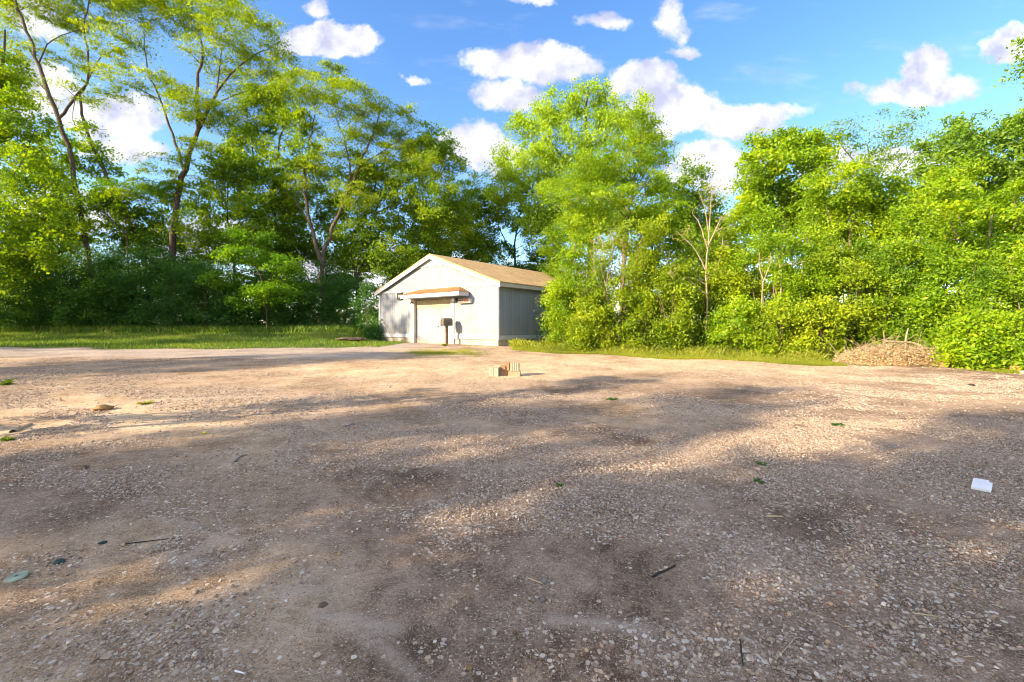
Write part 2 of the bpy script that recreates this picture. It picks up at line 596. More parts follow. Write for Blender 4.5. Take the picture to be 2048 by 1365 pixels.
# ------------------------------------------------------------------ ground
PATCH = [(1000, 930, 260, 55, .9), (1300, 985, 380, 70, 1), (1700, 900, 380, 130, .8), (1900, 1060, 260, 70, .85), (1680, 1060, 200, 45, .8),
         (1150, 860, 260, 36, .7), (1250, 800, 300, 26, .4), (1880, 790, 260, 50, .8), (1500, 840, 250, 30, .6), (350, 850, 420, 60, .95), (90, 770, 180, 50, .5), (500, 800, 200, 22, .5),
         (180, 960, 150, 34, .7), (90, 1030, 110, 26, .5), (250, 1050, 120, 26, .6), (370, 1105, 190, 45, .95), (160, 1110, 130, 24, .7), (440, 1200, 150, 50, .9), (600, 1335, 230, 45, .9),
         (480, 1270, 160, 40, .7), (300, 1290, 260, 60, .35), (520, 850, 120, 30, .8), (900, 1085, 110, 22, .6), (1060, 1035, 200, 26, .7),
         (1900, 1150, 220, 44, .6), (1870, 1260, 110, 45, .75), (1540, 1165, 180, 60, .55), (1640, 1320, 280, 50, .5), (1420, 1300, 110, 55, .5), (1300, 1270, 130, 30, .35),
         (1420, 1090, 120, 40, .5), (700, 930, 100, 26, .5), (1120, 1165, 160, 30, .3)]
BARE = [(420, 1085, 70, 26, .9), (620, 1210, 120, 40, .7), (760, 1310, 60, 60, .8), (560, 980, 90, 40, .6), (900, 1250, 170, 60, .5), (960, 1150, 200, 30, .3), (1000, 1320, 160, 40, .4)]


def density(x, y):
    z = H0(x, y)
    px, py = proj(x, y, z)
    d = .07 + .22 * (fbm(x, y, .9, 3, 77) > .52) * 1.0 * fbm(x, y, 3, 2, 78)
    for cx, cy, rx, ry, w in PATCH:
        d = d + w * np.exp(-(((px - cx) / rx) ** 2 + ((py - cy) / ry) ** 2) * 1.1)
    for cx, cy, rx, ry, w in BARE:
        d = d * (1 - w * np.exp(-(((px - cx) / rx) ** 2 + ((py - cy) / ry) ** 2)))
    patchy = .16 + 1.75 * ss(fbm(x * .8 + .3 * y, y, 1.5, 4, 41), .42, .58)
    return np.clip(d * patchy, 0.02, 1)


def build_ground():
    n = 330
    T = math.asinh(900 / 1.5)
    t = np.linspace(-T, T, 2 * n + 1)
    xs = 1.5 * np.sinh(t)
    ys = 3 + 1.5 * np.sinh(t)
    X, Y = np.meshgrid(xs, ys)
    x, y = X.ravel(), Y.ravel()
    z = H(x, y)
    d = np.hypot(x, y - 3)
    z = z + np.exp(-d / 5) * (.020 * (fbm(x, y, 7, 3, 61) - .5))
    far = ss(d, 150, 800)
    z = z * (1 - far) - far * 2
    g = density(x, y)
    px, py = proj(x, y, z)
    nz = fbm(x, y, .5, 4, 90)
    # grass bank on the left, weedy margin at the right
    yb = 18.0 + 1.6 * (nz - .5) + .12 * np.abs(x + 15)
    bank = ss(y, yb - .4, yb + 1.2) * ss(-x, 5.8, 7.6)
    tt = np.clip((x - 0) / 13, 0, 1.2)
    marg = 18.0 - 6.9 * tt ** .8 + 1.6 * (nz - .5)
    right = ss(y, marg - .2, marg + .6) * ss(x, -.2, .6)
    back = ss(y, 33, 36)
    grass = np.clip(np.maximum(np.maximum(bank, right), back), 0, 1)
    # pale dirt road along the foot of the bank
    rc = 15.9 + .10 * (-x - 8)
    road = ss(y, rc - 2.0 + .8 * (nz - .5), rc - 1.2) * (1 - bank) * ss(-x, 2.0, 5.5)
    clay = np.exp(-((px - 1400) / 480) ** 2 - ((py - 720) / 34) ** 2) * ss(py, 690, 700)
    clay = clay + .75 * np.exp(-((px - 300) / 420) ** 2 - ((py - 830) / 70) ** 2)  # sunlight on the left gravel painted as lighter gold over the clay tone
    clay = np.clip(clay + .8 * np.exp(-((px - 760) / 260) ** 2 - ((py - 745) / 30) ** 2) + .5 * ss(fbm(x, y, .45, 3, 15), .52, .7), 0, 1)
    dust = np.zeros(len(x))
    for (pa, pb, w) in (((700, 1265), (770, 1300), .03), ((770, 1300), (835, 1362), .035), ((470, 1060), (360, 1125), .05), ((350, 1040), (480, 1090), .03), ((330, 1110), (400, 1130), .04),
                        ((640, 1235), (790, 1262), .06), ((1100, 1240), (1300, 1262), .05), ((560, 1190), (640, 1180), .06), ((70, 822), (330, 800), .10), ((330, 800), (560, 792), .08)):
        A_, B_ = G(*pa)[:2], G(*pb)[:2]
        ab = B_ - A_
        tt_ = np.clip(((x - A_[0]) * ab[0] + (y - A_[1]) * ab[1]) / (ab @ ab), 0, 1)
        dd = np.hypot(x - A_[0] - tt_ * ab[0], y - A_[1] - tt_ * ab[1]) * (.6 + .9 * fbm(x, y, 9, 2, 44))
        dust = np.maximum(dust, np.exp(-(dd / w) ** 2))
    z = z + .012 * dust
    g = g * (1 - .8 * dust)
    N = 2 * n + 1
    i = np.arange(N - 1)[:, None] * N + np.arange(N - 1)[None, :]
    F = np.stack([i, i + 1, i + N + 1, i + N], -1).reshape(-1, 4)

    def f(t_):
        geo = t_.n('ShaderNodeNewGeometry')
        pos = geo.outputs['Position']
        gr, ga, rd, cy = t_.attr('gravel'), t_.attr('grass'), t_.attr('road'), t_.attr('clay')
        n1 = t_.noise(pos, 1.1, 6, .62).outputs[0]
        n2 = t_.noise(pos, 9, 5, .65).outputs[0]
        n3 = t_.noise(pos, 70, 4, .7).outputs[0]
        n4 = t_.noise(pos, 230, 2, .6).outputs[0]
        k = t_.m('ADD', t_.m('ADD', t_.m('MULTIPLY', n1, .42), t_.m('MULTIPLY', n4, .22)), t_.m('ADD', t_.m('MULTIPLY', n2, .28), t_.m('MULTIPLY_ADD', n3, .34, -.13)))
        soil = t_.ramp(k, [(.42, (.095, .058, .036)), (.5, (.245, .168, .112)), (.585, (.400, .290, .205))])
        clay_sun_c = t_.ramp(k, [(.41, (.36, .23, .12)), (.5, (.60, .43, .26)), (.60, (.78, .60, .40))])
        soil = t_.mix(t_.m('MULTIPLY', cy, .8), soil, clay_sun_c)
        road_c = t_.ramp(k, [(.36, (.24, .20, .17)), (.5, (.36, .30, .26)), (.66, (.47, .41, .36))])
        soil = t_.mix(t_.m('MULTIPLY', rd, .85), soil, road_c)
        soil = t_.mix(t_.m('MULTIPLY', t_.attr('dust'), .7), soil, (.46, .37, .29))
        # stones too small or far to be separate pieces
        sp = t_.noise(pos, 26, 3, .6)
        wpos = t_.n('ShaderNodeVectorMath', operation='MULTIPLY_ADD', ins={0: sp.outputs['Color'], 1: (.02, .02, .02), 2: pos}).outputs[0]
        v1 = t_.n('ShaderNodeTexVoronoi', ins={'Vector': wpos, 'Scale': 34, 'Randomness': 1})
        v2 = t_.n('ShaderNodeTexVoronoi', ins={'Vector': wpos, 'Scale': 95, 'Randomness': 1})
        c1 = t_.n('ShaderNodeSeparateColor', ins={0: v1.outputs['Color']}).outputs
        c2 = t_.n('ShaderNodeSeparateColor', ins={0: v2.outputs['Color']}).outputs
        gk = t_.m('MULTIPLY', t_.m('SUBTRACT', 1, ga), t_.m('SUBTRACT', 1, t_.m('MULTIPLY', rd, .75)))
        m1 = t_.m('MULTIPLY', t_.m('LESS_THAN', c1[1], t_.m('MULTIPLY', gr, .78)), t_.m('LESS_THAN', v1.outputs['Distance'], .42))
        m2 = t_.m('MULTIPLY', t_.m('LESS_THAN', c2[1], t_.m('MULTIPLY_ADD', gr, .55, .10)), t_.m('LESS_THAN', v2.outputs['Distance'], .42))
        v3 = t_.n('ShaderNodeTexVoronoi', ins={'Vector': wpos, 'Scale': 210, 'Randomness': 1})
        c3 = t_.n('ShaderNodeSeparateColor', ins={0: v3.outputs['Color']}).outputs
        m3 = t_.m('MULTIPLY', t_.m('MULTIPLY', t_.m('LESS_THAN', c3[1], .42), t_.m('LESS_THAN', v3.outputs['Distance'], .45)), gk)
        crumb = t_.ramp(c3[0], [(0, (.05, .035, .025)), (.35, (.14, .10, .075)), (.6, (.36, .27, .20)), (1, (.62, .52, .42))])
        soil = t_.mix(t_.m('MULTIPLY', m3, .85), soil, crumb)
        st1 = t_.ramp(c1[0], [(0, (.18, .13, .09)), (.3, (.44, .34, .26)), (.6, (.50, .43, .35)), (1, (.64, .58, .50))])
        st2 = t_.ramp(c2[0], [(0, (.10, .07, .05)), (.4, (.34, .27, .21)), (1, (.60, .54, .47))])
        col = t_.mix(t_.m('MULTIPLY', m2, gk), soil, st2)
        col = t_.mix(t_.m('MULTIPLY', m1, gk), col, st1)
        gcol = t_.ramp(k, [(.36, (.040, .055, .018)), (.5, (.085, .120, .028)), (.66, (.20, .19, .085))])
        gf = t_.m('MULTIPLY', t_.sstep(t_.m('ADD', ga, t_.m('MULTIPLY_ADD', n2, .9, -.45)), .35, .6), 1)
        col = t_.mix(gf, col, gcol)
        hgt = t_.m('ADD', t_.m('ADD', t_.m('MULTIPLY', n3, .8), t_.m('MULTIPLY', n4, .3)), t_.m('ADD', t_.m('MULTIPLY', t_.m('MULTIPLY', m1, gk), .9), t_.m('MULTIPLY', n2, .8)))
        return princ(t_, col, .95, hgt, 1.0, .016, .15)
    m = mat('gravel_soil', f)
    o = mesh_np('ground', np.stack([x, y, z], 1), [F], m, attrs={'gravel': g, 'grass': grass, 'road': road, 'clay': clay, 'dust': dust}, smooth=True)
    tag(o, 'gravel and dirt lot with a grass bank behind', None, None, 'structure')
    return o


build_ground()

rng = np.random.default_rng(7)
random.seed(7)

ICO = None


def ico():
    global ICO
    if ICO is None:
        p = (1 + 5 ** .5) / 2
        v = np.array([(-1, p, 0), (1, p, 0), (-1, -p, 0), (1, -p, 0), (0, -1, p), (0, 1, p), (0, -1, -p), (0, 1, -p), (p, 0, -1), (p, 0, 1), (-p, 0, -1), (-p, 0, 1)], float)
        v /= np.linalg.norm(v[0])
        f = np.array([(0, 11, 5), (0, 5, 1), (0, 1, 7), (0, 7, 10), (0, 10, 11), (1, 5, 9), (5, 11, 4), (11, 10, 2), (10, 7, 6), (7, 1, 8),
                      (3, 9, 4), (3, 4, 2), (3, 2, 6), (3, 6, 8), (3, 8, 9), (4, 9, 5), (2, 4, 11), (6, 2, 10), (8, 6, 7), (9, 8, 1)])
        ICO = (v, f)
    return ICO


def stones(x, y, size, flat=.6, sink=.25):
    """angular low stones lying on the ground -> V, F, attr"""
    v, f = ico()
    n = len(x)
    V = v[None] * (1 + rng.uniform(-.42, .30, (n, 12, 1)))
    sc3 = np.stack([size * rng.uniform(.75, 1.25, n), size * rng.uniform(.55, 1, n), size * flat * rng.uniform(.6, 1.1, n)], 1) * .5
    V = V * sc3[:, None, :]
    a, b = rng.uniform(0, 2 * np.pi, n), rng.normal(0, .28, n)
    ca, sa, cb, sb = np.cos(a)[:, None], np.sin(a)[:, None], np.cos(b)[:, None], np.sin(b)[:, None]
    X, Y, Z = V[..., 0], V[..., 1], V[..., 2]
    X, Z = X * cb + Z * sb, -X * sb + Z * cb
    X, Y = X * ca - Y * sa, X * sa + Y * ca
    z = H(x, y) + sc3[:, 2] * (1 - 2 * sink)
    W = np.stack([X + x[:, None], Y + y[:, None], Z + z[:, None]], -1).reshape(-1, 3)
    F = (f[None] + (np.arange(n) * 12)[:, None, None]).reshape(-1, 3)
    return W, F, np.repeat(rng.random(n), 12)


def build_gravel():
    Vs, Fs, As, k = [], [], [], 0
    for (y0, y1, per, s0, s1) in ((1.5, 3.6, 2600, .005, .027), (1.5, 3.6, 9000, .003, .008), (3.6, 6.5, 2300, .008, .026), (3.6, 6.5, 3200, .005, .010), (6.5, 14.5, 800, .012, .034)):
        area = (y1 - y0) * 2 * 1.3 * y1
        n = int(area * per)
        y = rng.uniform(y0, y1, n)
        x = rng.uniform(-1.3 * y1, 1.3 * y1, n)
        keep = (np.abs(x) < 1.3 * y + .3)
        x, y = x[keep], y[keep]
        d = density(x, y)
        keep = rng.random(len(x)) < d ** 1.4
        x, y = x[keep], y[keep]
        size = s0 + (s1 - s0) * rng.random(len(x)) ** 2.6
        W, F, A = stones(x, y, size, .9, .20)
        Vs.append(W); Fs.append(F + k); As.append(A)
        k += len(W)
    # scattered bigger stones
    n = 260
    y = rng.uniform(1.6, 9, n)
    x = rng.uniform(-1, 1, n) * 1.25 * y
    d = density(x, y)
    kp = rng.random(n) < d + .12
    W, F, A = stones(x[kp], y[kp], rng.uniform(.024, .046, kp.sum()), .65, .2)
    Vs.append(W); Fs.append(F + k); As.append(A)

    def f(t):
        r = t.attr('rnd')
        co = t.n('ShaderNodeNewGeometry').outputs['Position']
        n = t.noise(co, 60, 3, .6).outputs[0]
        col = t.ramp(r, [(0, (.14, .10, .07)), (.16, (.27, .205, .15)), (.42, (.39, .31, .235)), (.66, (.48, .40, .32)), (.84, (.44, .29, .17)), (.90, (.56, .48, .39)), (.98, (.68, .61, .52)), (.99, (.30, .13, .08))])
        col = t.mix(t.sstep(n, .42, .72), col, (.24, .175, .13))
        return princ(t, col, .9, n, .4, .004, .2)
    m = mat('gravel_stone', f)
    o = mesh_np('gravel', np.concatenate(Vs), [np.concatenate(Fs)], m, attrs={'rnd': np.concatenate(As)})
    tag(o, 'pale crushed stone gravel strewn over the dirt lot', None, None, 'stuff')
    print('gravel faces', len(o.data.polygons))


build_gravel()


# ------------------------------------------------------------------ leaves, blades
def leaves_np(C, size, clump_id, n_bias=(0, 0, .5), narrow=.55, spread=1.0):
    """C n*3 leaf centres -> V (4 per leaf), F quads, rnd, clump attrs"""
    n = len(C)
    N = rng.normal(0, 1, (n, 3)) * spread + np.array(n_bias)
    N /= np.linalg.norm(N, axis=1, keepdims=True)
    D = rng.normal(0, 1, (n, 3)) + np.array((0, 0, -.25))
    D -= (D * N).sum(1, keepdims=True) * N
    D /= np.linalg.norm(D, axis=1, keepdims=True)
    S = np.cross(N, D)
    L = (size * rng.uniform(.6, 1.3, n) * (.75 + .5 * clump_id))[:, None]
    W = L * narrow
    b = C - D * L * .5
    tip = C + D * L * .5 - N * L * .08
    l = C + S * W * .5 + N * W * .12 - D * L * .06
    r = C - S * W * .5 + N * W * .12 - D * L * .06
    V = np.stack([b, r, tip, l], 1).reshape(-1, 3)
    F = np.arange(n * 4).reshape(-1, 4)
    return V, F, np.repeat(rng.random(n), 4), np.repeat(clump_id, 4)


def smooth_path(pts, sub=4, jit=0.0):
    pts = np.asarray(pts, float)
    if len(pts) < 3:
        t = np.linspace(0, 1, sub * 2 + 1)[:, None]
        out = pts[0] * (1 - t) + pts[-1] * t
    else:
        P_ = np.vstack([2 * pts[0] - pts[1], pts, 2 * pts[-1] - pts[-2]])
        out = []
        for i in range(1, len(P_) - 2):
            for k in range(sub):
                t = k / sub
                p0, p1, p2, p3 = P_[i - 1:i + 3]
                out.append(.5 * ((2 * p1) + (-p0 + p2) * t + (2 * p0 - 5 * p1 + 4 * p2 - p3) * t * t + (-p0 + 3 * p1 - 3 * p2 + p3) * t ** 3))
        out.append(P_[-2])
        out = np.array(out)
    if jit:
        j = rng.normal(0, jit, out.shape)
        j[0] = 0
        out = out + j
    return out


def grow(trunks, clusters, clump_r=.5, clump_flat=.55, leaf=.15, per=60, k_clump=1.0, shell=.45, narrow=.55, bias=(0, 0, .6), twig=.022, spread=1.0, fill=True):
    """trunks: list of (points, r0, r1); clusters: (x,y,z, rx,ry,rz, weight). returns wood V,F and leaf V,F,rnd,clump"""
    wood = Acc()
    nodes, nrad = [], []
    for pts, r0, r1 in trunks:
        path = smooth_path(pts, 4, .0)
        ln = len(path)
        path[1:-1] += rng.normal(0, min(.05, r0 * .25), (ln - 2, 3))
        rad = np.linspace(0, 1, ln)
        rad = .74 * r0 * (1 - rad) ** .9 + r1 * rad
        wood.add(*tube_np(path, rad, 8 if r0 > .08 else 6))
        for a in range(ln):
            if a > ln * .12:
                nodes.append(path[a]); nrad.append(rad[a])
    cl = []
    for c in clusters:
        cx, cy, cz, rx, ry, rz = c[:6]
        w = c[6] if len(c) > 6 else 1
        area = 4 * math.pi * ((rx * ry) ** 1.6 / 3 + (rx * rz) ** 1.6 / 3 + (ry * rz) ** 1.6 / 3) ** (1 / 1.6)
        n = max(3, int(k_clump * w * area / (clump_r ** 2 * 3.4)))
        d = rng.normal(0, 1, (n, 3))
        d /= np.linalg.norm(d, axis=1, keepdims=True)
        r = shell + (1 - shell) * rng.random((n, 1)) ** .7
        r = np.where(rng.random((n, 1)) < .22, rng.random((n, 1)) ** .5, r)
        cl.append(np.array([cx, cy, cz]) + d * r * np.array([rx, ry, rz]))
    cl = np.concatenate(cl)
    ND = np.array(nodes)
    NR = np.array(nrad)
    d0 = np.sqrt(((cl[:, None, :] - ND[None]) ** 2).sum(-1)).min(1)
    order = np.argsort(d0)
    cap = len(ND) + len(cl) * 4 + 8
    NDa = np.zeros((cap, 3)); NRa = np.zeros(cap)
    NDa[:len(ND)] = ND; NRa[:len(ND)] = NR
    k = len(ND)
    for i in order:
        c = cl[i]
        dv = c - NDa[:k]
        dist = np.sqrt((dv ** 2).sum(1))
        cost = dist + .9 * np.maximum(0, -dv[:, 2] + .1 * dist) - 2.0 * np.minimum(NRa[:k], .05)
        j = int(np.argmin(cost))
        s = NDa[j]
        L = dist[j]
        mid = (s + c) / 2 + rng.normal(0, .10 * L, 3) + np.array([0, 0, .10 * L])
        t = np.linspace(0, 1, 5)[:, None]
        path = s * (1 - t) ** 2 + mid * 2 * t * (1 - t) + c * t ** 2
        r0 = min(NRa[j] * .75, twig * (.45 + .55 * L))
        rad = np.linspace(max(r0, .007), .005, 5)
        wood.add(*tube_np(path, rad, 4))
        NDa[k:k + 4] = path[1:]
        NRa[k:k + 4] = rad[1:]
        k += 4
    # leaves around clump centres, with a few side sprays
    n = len(cl)
    cnt = np.maximum(6, rng.poisson(per, n) * rng.uniform(.5, 1.4, n)).astype(int)
    idx = np.repeat(np.arange(n), cnt)
    d = rng.normal(0, .5, (len(idx), 3))
    rr = clump_r * rng.uniform(.65, 1.25, n)[idx][:, None]
    tilt = rng.normal(0, .18, (n, 2))[idx]
    off = d * rr * np.array([1, 1, clump_flat])
    off[:, 2] += off[:, 0] * tilt[:, 0] + off[:, 1] * tilt[:, 1] - .25 * (off[:, 0] ** 2 + off[:, 1] ** 2) / clump_r
    C = cl[idx] + off
    V, F, a, b = leaves_np(C, leaf, rng.random(n)[idx], bias, narrow, spread)
    return wood.get(), (V, F, a, b)


LEAFCOUNT = [0]


def make_plant(name, label, cat, base, trunks, clusters, leafm, barkm, group=None, crown='crown', trunkname='trunk', **kw):
    base = np.asarray(base, float)
    (WV, WF), (LV, LF, a, b) = grow(trunks, clusters, **kw)
    root = empty(name, base)
    tag(root, label, cat, group)
    mesh_np(trunkname, WV - base, [WF], M[barkm], root, smooth=True)
    mesh_np(crown, LV - base, [LF], M[leafm], root, attrs={'rnd': a, 'clump': b})
    LEAFCOUNT[0] += len(LF)
    return root


def tree_px(name, label, cat, Y, trunks, clusters, leafm, barkm='bark', group=None, depth=1.0, **kw):
    """trunk points / cluster centres given by viewing direction, set at real distance Y (third value of a point = distance offset)"""
    def pt(p):
        return P(p[0], p[1], Y + (p[2] if len(p) > 2 else 0))
    T = []
    for pts, r0, r1 in trunks:
        T.append(([pt(p) for p in pts], r0, r1))
    b = T[0][0][0]
    gz = float(H(b[0], b[1]))
    T[0][0][0] = np.array([b[0], b[1], gz - .15])
    base = np.array([b[0], b[1], gz])
    CL = []
    for c in clusters:
        dy = c[5] if len(c) > 5 else rng.uniform(-1, 1) * 1.2
        w = c[4] if len(c) > 4 else 1
        yy = Y + dy
        q = P(c[0], c[1], yy)
        rx, rz = c[2] / FPX * yy, c[3] / FPX * yy
        CL.append((q[0], q[1], q[2], rx, min(2.2, max(.7, rx * .9)) * depth, rz, w))
    return make_plant(name, label, cat, base, T, CL, leafm, barkm, group, **kw)


# ------------------------------------------------------------------ trees on the bank (left)
LK = dict(clump_r=.62, clump_flat=.28, leaf=.14, per=115, narrow=.42, bias=(-.3, -.3, .9), k_clump=1.7, twig=.03)
WK = dict(clump_r=.55, clump_flat=.55, leaf=.165, per=85, narrow=.6, bias=(-.3, -.3, .5), k_clump=1.5, twig=.03)
GT = 'tall trees along the grass bank'
tree_px('locust_tree', 'tall twin-forked locust tree at the left end of the bank, feathery yellow crown', 'tree', 29,
        [([(180, 640), (176, 510), (150, 360), (118, 240), (85, 150), (60, 80), (30, 0), (10, -60)], .24, .04),
         ([(118, 236), (150, 195), (178, 155), (172, 90), (168, 40), (190, -30)], .12, .03),
         ([(178, 157), (205, 112), (262, 95)], .06, .015), ([(76, 130), (105, 80), (190, 50)], .06, .015),
         ([(100, 190), (60, 150), (20, 110)], .05, .015), ([(150, 195), (150, 250, -1), (215, 260, -1.2)], .03, .01)],
        [(70, 20, 70, 26), (160, 18, 90, 30), (215, 75, 55, 28, .8), (235, 150, 48, 32, .7), (130, 110, 60, 30, .6), (60, 185, 45, 28, .6), (100, -45, 130, 35), (200, -40, 90, 35), (20, 60, 40, 30, .7), (190, 190, 60, 20, .5), (280, 20, 50, 24, .7), (250, -20, 60, 30, .8), (40, 110, 50, 24, .6)],
        'leaf_locust', group=GT, **LK)
tree_px('leaning_tree', 'slender ivy-clad trunk leaning left out of the hedge to meet the forked locust', 'tree', 30,
        [([(298, 640), (292, 510), (255, 440), (215, 360), (190, 300), (170, 245), (163, 190), (182, 150)], .2, .05)],
        [(205, 335, 30, 40, 1.0), (175, 270, 22, 34, .8), (255, 440, 40, 34), (230, 400, 34, 30), (130, 300, 44, 44, .8), (95, 330, 44, 50), (150, 400, 50, 40), (110, 450, 60, 40), (200, 470, 50, 34), (280, 480, 40, 34)],
        'leaf_wood', group=GT, **WK)
tree_px('locust_tree', 'broad locust tree with thick pale forked trunk and wide yellow-green umbrella crown', 'tree', 29.2,
        [([(345, 640), (345, 510), (356, 400), (375, 320), (395, 255), (393, 190), (404, 110), (396, 50)], .30, .04),
         ([(383, 290), (420, 215), (450, 160), (500, 118), (545, 95)], .14, .02), ([(368, 340), (345, 270), (320, 200), (296, 140), (285, 50)], .12, .02),
         ([(405, 245), (432, 190), (440, 120), (450, 60)], .09, .02), ([(420, 215), (470, 190), (540, 170)], .06, .015), ([(320, 200), (270, 175), (240, 165)], .05, .012)],
        [(330, 28, 80, 30), (420, 20, 95, 34), (490, 70, 85, 38), (550, 128, 52, 30), (425, 110, 70, 28, .8), (320, 172, 60, 20), (390, 212, 70, 22), (455, 238, 70, 26), (290, 85, 42, 34, .35),
         (380, -40, 120, 30), (500, 175, 70, 26, .8), (540, 200, 50, 30), (400, 300, 50, 24, .7), (330, 330, 50, 26, .6), (300, 385, 60, 24, .8), (390, 370, 44, 26, .7)],
        'leaf_locust', group=GT, **LK)
tree_px('locust_tree', 'locust tree with a forking curved trunk right of centre on the bank', 'tree', 29,
        [([(650, 640), (642, 530), (665, 460), (690, 400), (720, 330), (745, 270), (760, 225)], .20, .03), ([(642, 525), (622, 450), (610, 380), (618, 300), (630, 230)], .17, .03),
         ([(690, 400), (700, 345), (690, 285), (670, 230)], .1, .02), ([(622, 450), (590, 400), (575, 350)], .06, .02), ([(720, 330), (770, 300), (820, 260)], .07, .02)],
        [(610, 178, 70, 26), (690, 195, 85, 32), (780, 235, 66, 32), (740, 260, 60, 30, .8), (690, 290, 55, 34, .6), (600, 255, 40, 34, .6), (830, 295, 40, 32), (650, 150, 50, 16, .8), (800, 300, 50, 36), (650, 330, 50, 34, .8), (700, 390, 54, 34, .8), (610, 350, 44, 40, .7), (740, 330, 50, 34), (850, 330, 40, 30, .8)],
        'leaf_locust', group=GT, **LK)
tree_px('deciduous_tree', 'bushy tree with two slim upright trunks just left of the garage', 'tree', 31,
        [([(718, 640), (712, 560), (705, 480), (735, 420), (760, 350), (775, 300)], .2, .03), ([(712, 560), (735, 500), (748, 430), (790, 360), (860, 290)], .15, .03), ([(748, 430), (820, 390), (890, 340)], .07, .02)],
        [(755, 370, 55, 46), (815, 365, 55, 46), (872, 285, 45, 40), (905, 325, 34, 26), (880, 395, 58, 44), (820, 445, 60, 44), (745, 440, 50, 40, .8), (720, 330, 40, 40, .6), (880, 460, 66, 40), (780, 500, 66, 36), (700, 400, 50, 40, .8), (840, 310, 50, 40), (800, 540, 60, 34), (700, 470, 44, 40, .8), (930, 430, 40, 34, .7)],
        'leaf_wood', group=GT, **WK)
tree_px('deciduous_tree', 'thin straight tree with leafy vines between the two large locusts', 'tree', 30,
        [([(560, 640), (555, 500), (548, 380), (560, 280), (572, 200)], .15, .03), ([(548, 400), (510, 330), (500, 260)], .06, .02)],
        [(520, 225, 56, 44), (560, 315, 46, 54, .8), (495, 315, 50, 44), (592, 380, 44, 38), (560, 440, 60, 40), (590, 240, 34, 40), (480, 270, 40, 36, .8), (450, 330, 44, 36), (530, 380, 54, 40), (500, 460, 60, 40), (600, 310, 40, 36, .8), (540, 180, 44, 24, .7)],
        'leaf_wood', group=GT, **WK)
tree_px('dark_tree', 'dark dense tree filling the left edge of the view', 'tree', 23.5,
        [([(-30, 660), (-15, 400), (0, 200), (10, 60)], .25, .04), ([(-15, 400), (40, 330), (70, 260)], .08, .02)],
        [(14, 130, 46, 46), (20, 230, 62, 56), (10, 330, 84, 60), (50, 430, 90, 48), (5, 540, 60, 60), (-40, 200, 80, 120), (80, 380, 60, 40, .7), (-60, 450, 90, 110), (40, 490, 70, 40), (95, 500, 50, 36), (60, 330, 40, 40, .7)],
        'leaf_wood', group=GT, **WK)
tree_px('understory_tree', 'small tree with flat layered pale sprays at the foot of the leaning trunk', 'tree', 29,
        [([(262, 650), (256, 520), (248, 400)], .09, .02), ([(253, 470), (200, 420), (150, 405)], .04, .012)],
        [(250, 378, 62, 15), (310, 372, 44, 13), (185, 402, 50, 15), (130, 425, 40, 16, .8), (260, 420, 50, 14, .6)],
        'leaf_sapling', group='small trees under the tall ones', **{**LK, 'clump_flat': .22})
tree_px('understory_tree', 'lush mid-green tree crown behind the thick forked trunk', 'tree', 30,
        [([(470, 640), (468, 520), (455, 420), (460, 340)], .12, .02), ([(468, 520), (520, 450), (540, 400)], .06, .02)],
        [(450, 395, 60, 40), (520, 420, 66, 44), (400, 445, 50, 38), (470, 335, 56, 36), (440, 490, 60, 34), (310, 470, 60, 40), (330, 420, 44, 36, .7), (540, 490, 60, 36)],
        'leaf_wood', group='small trees under the tall ones', **WK)
tree_px('understory_tree', 'leafy tree between the two forked trunks left of the garage', 'tree', 32,
        [([(600, 640), (606, 520), (640, 440)], .10, .02), ([(606, 520), (570, 470), (560, 440)], .05, .02)],
        [(600, 470, 50, 40), (660, 500, 60, 34), (680, 440, 50, 40, .8), (620, 400, 40, 34, .6), (720, 510, 60, 34), (560, 500, 50, 34), (650, 350, 44, 36, .5)],
        'leaf_wood', group='small trees under the tall ones', **WK)
tree_px('sapling', 'bright light-green sapling spreading in front of the dark hedge', 'tree', 26.5,
        [([(535, 655), (530, 590), (512, 520), (505, 470)], .07, .015), ([(525, 570), (560, 540), (590, 520)], .03, .01), ([(520, 550), (470, 540), (440, 560)], .03, .01)],
        [(505, 470, 46, 14), (490, 510, 55, 18), (455, 558, 44, 18), (560, 530, 46, 22), (545, 580, 50, 24), (500, 600, 40, 20, .7), (590, 575, 34, 22)],
        'leaf_sapling', group='small trees under the tall ones', **{**WK, 'clump_flat': .4, 'leaf': .16, 'clump_r': .5, 'bias': (0, 0, 1)})

# hedge shrubs along the bank foot
SK = dict(clump_r=.5, clump_flat=.75, leaf=.12, per=95, narrow=.6, bias=(-.2, -.4, .5), k_clump=1.25, shell=.6, twig=.02)


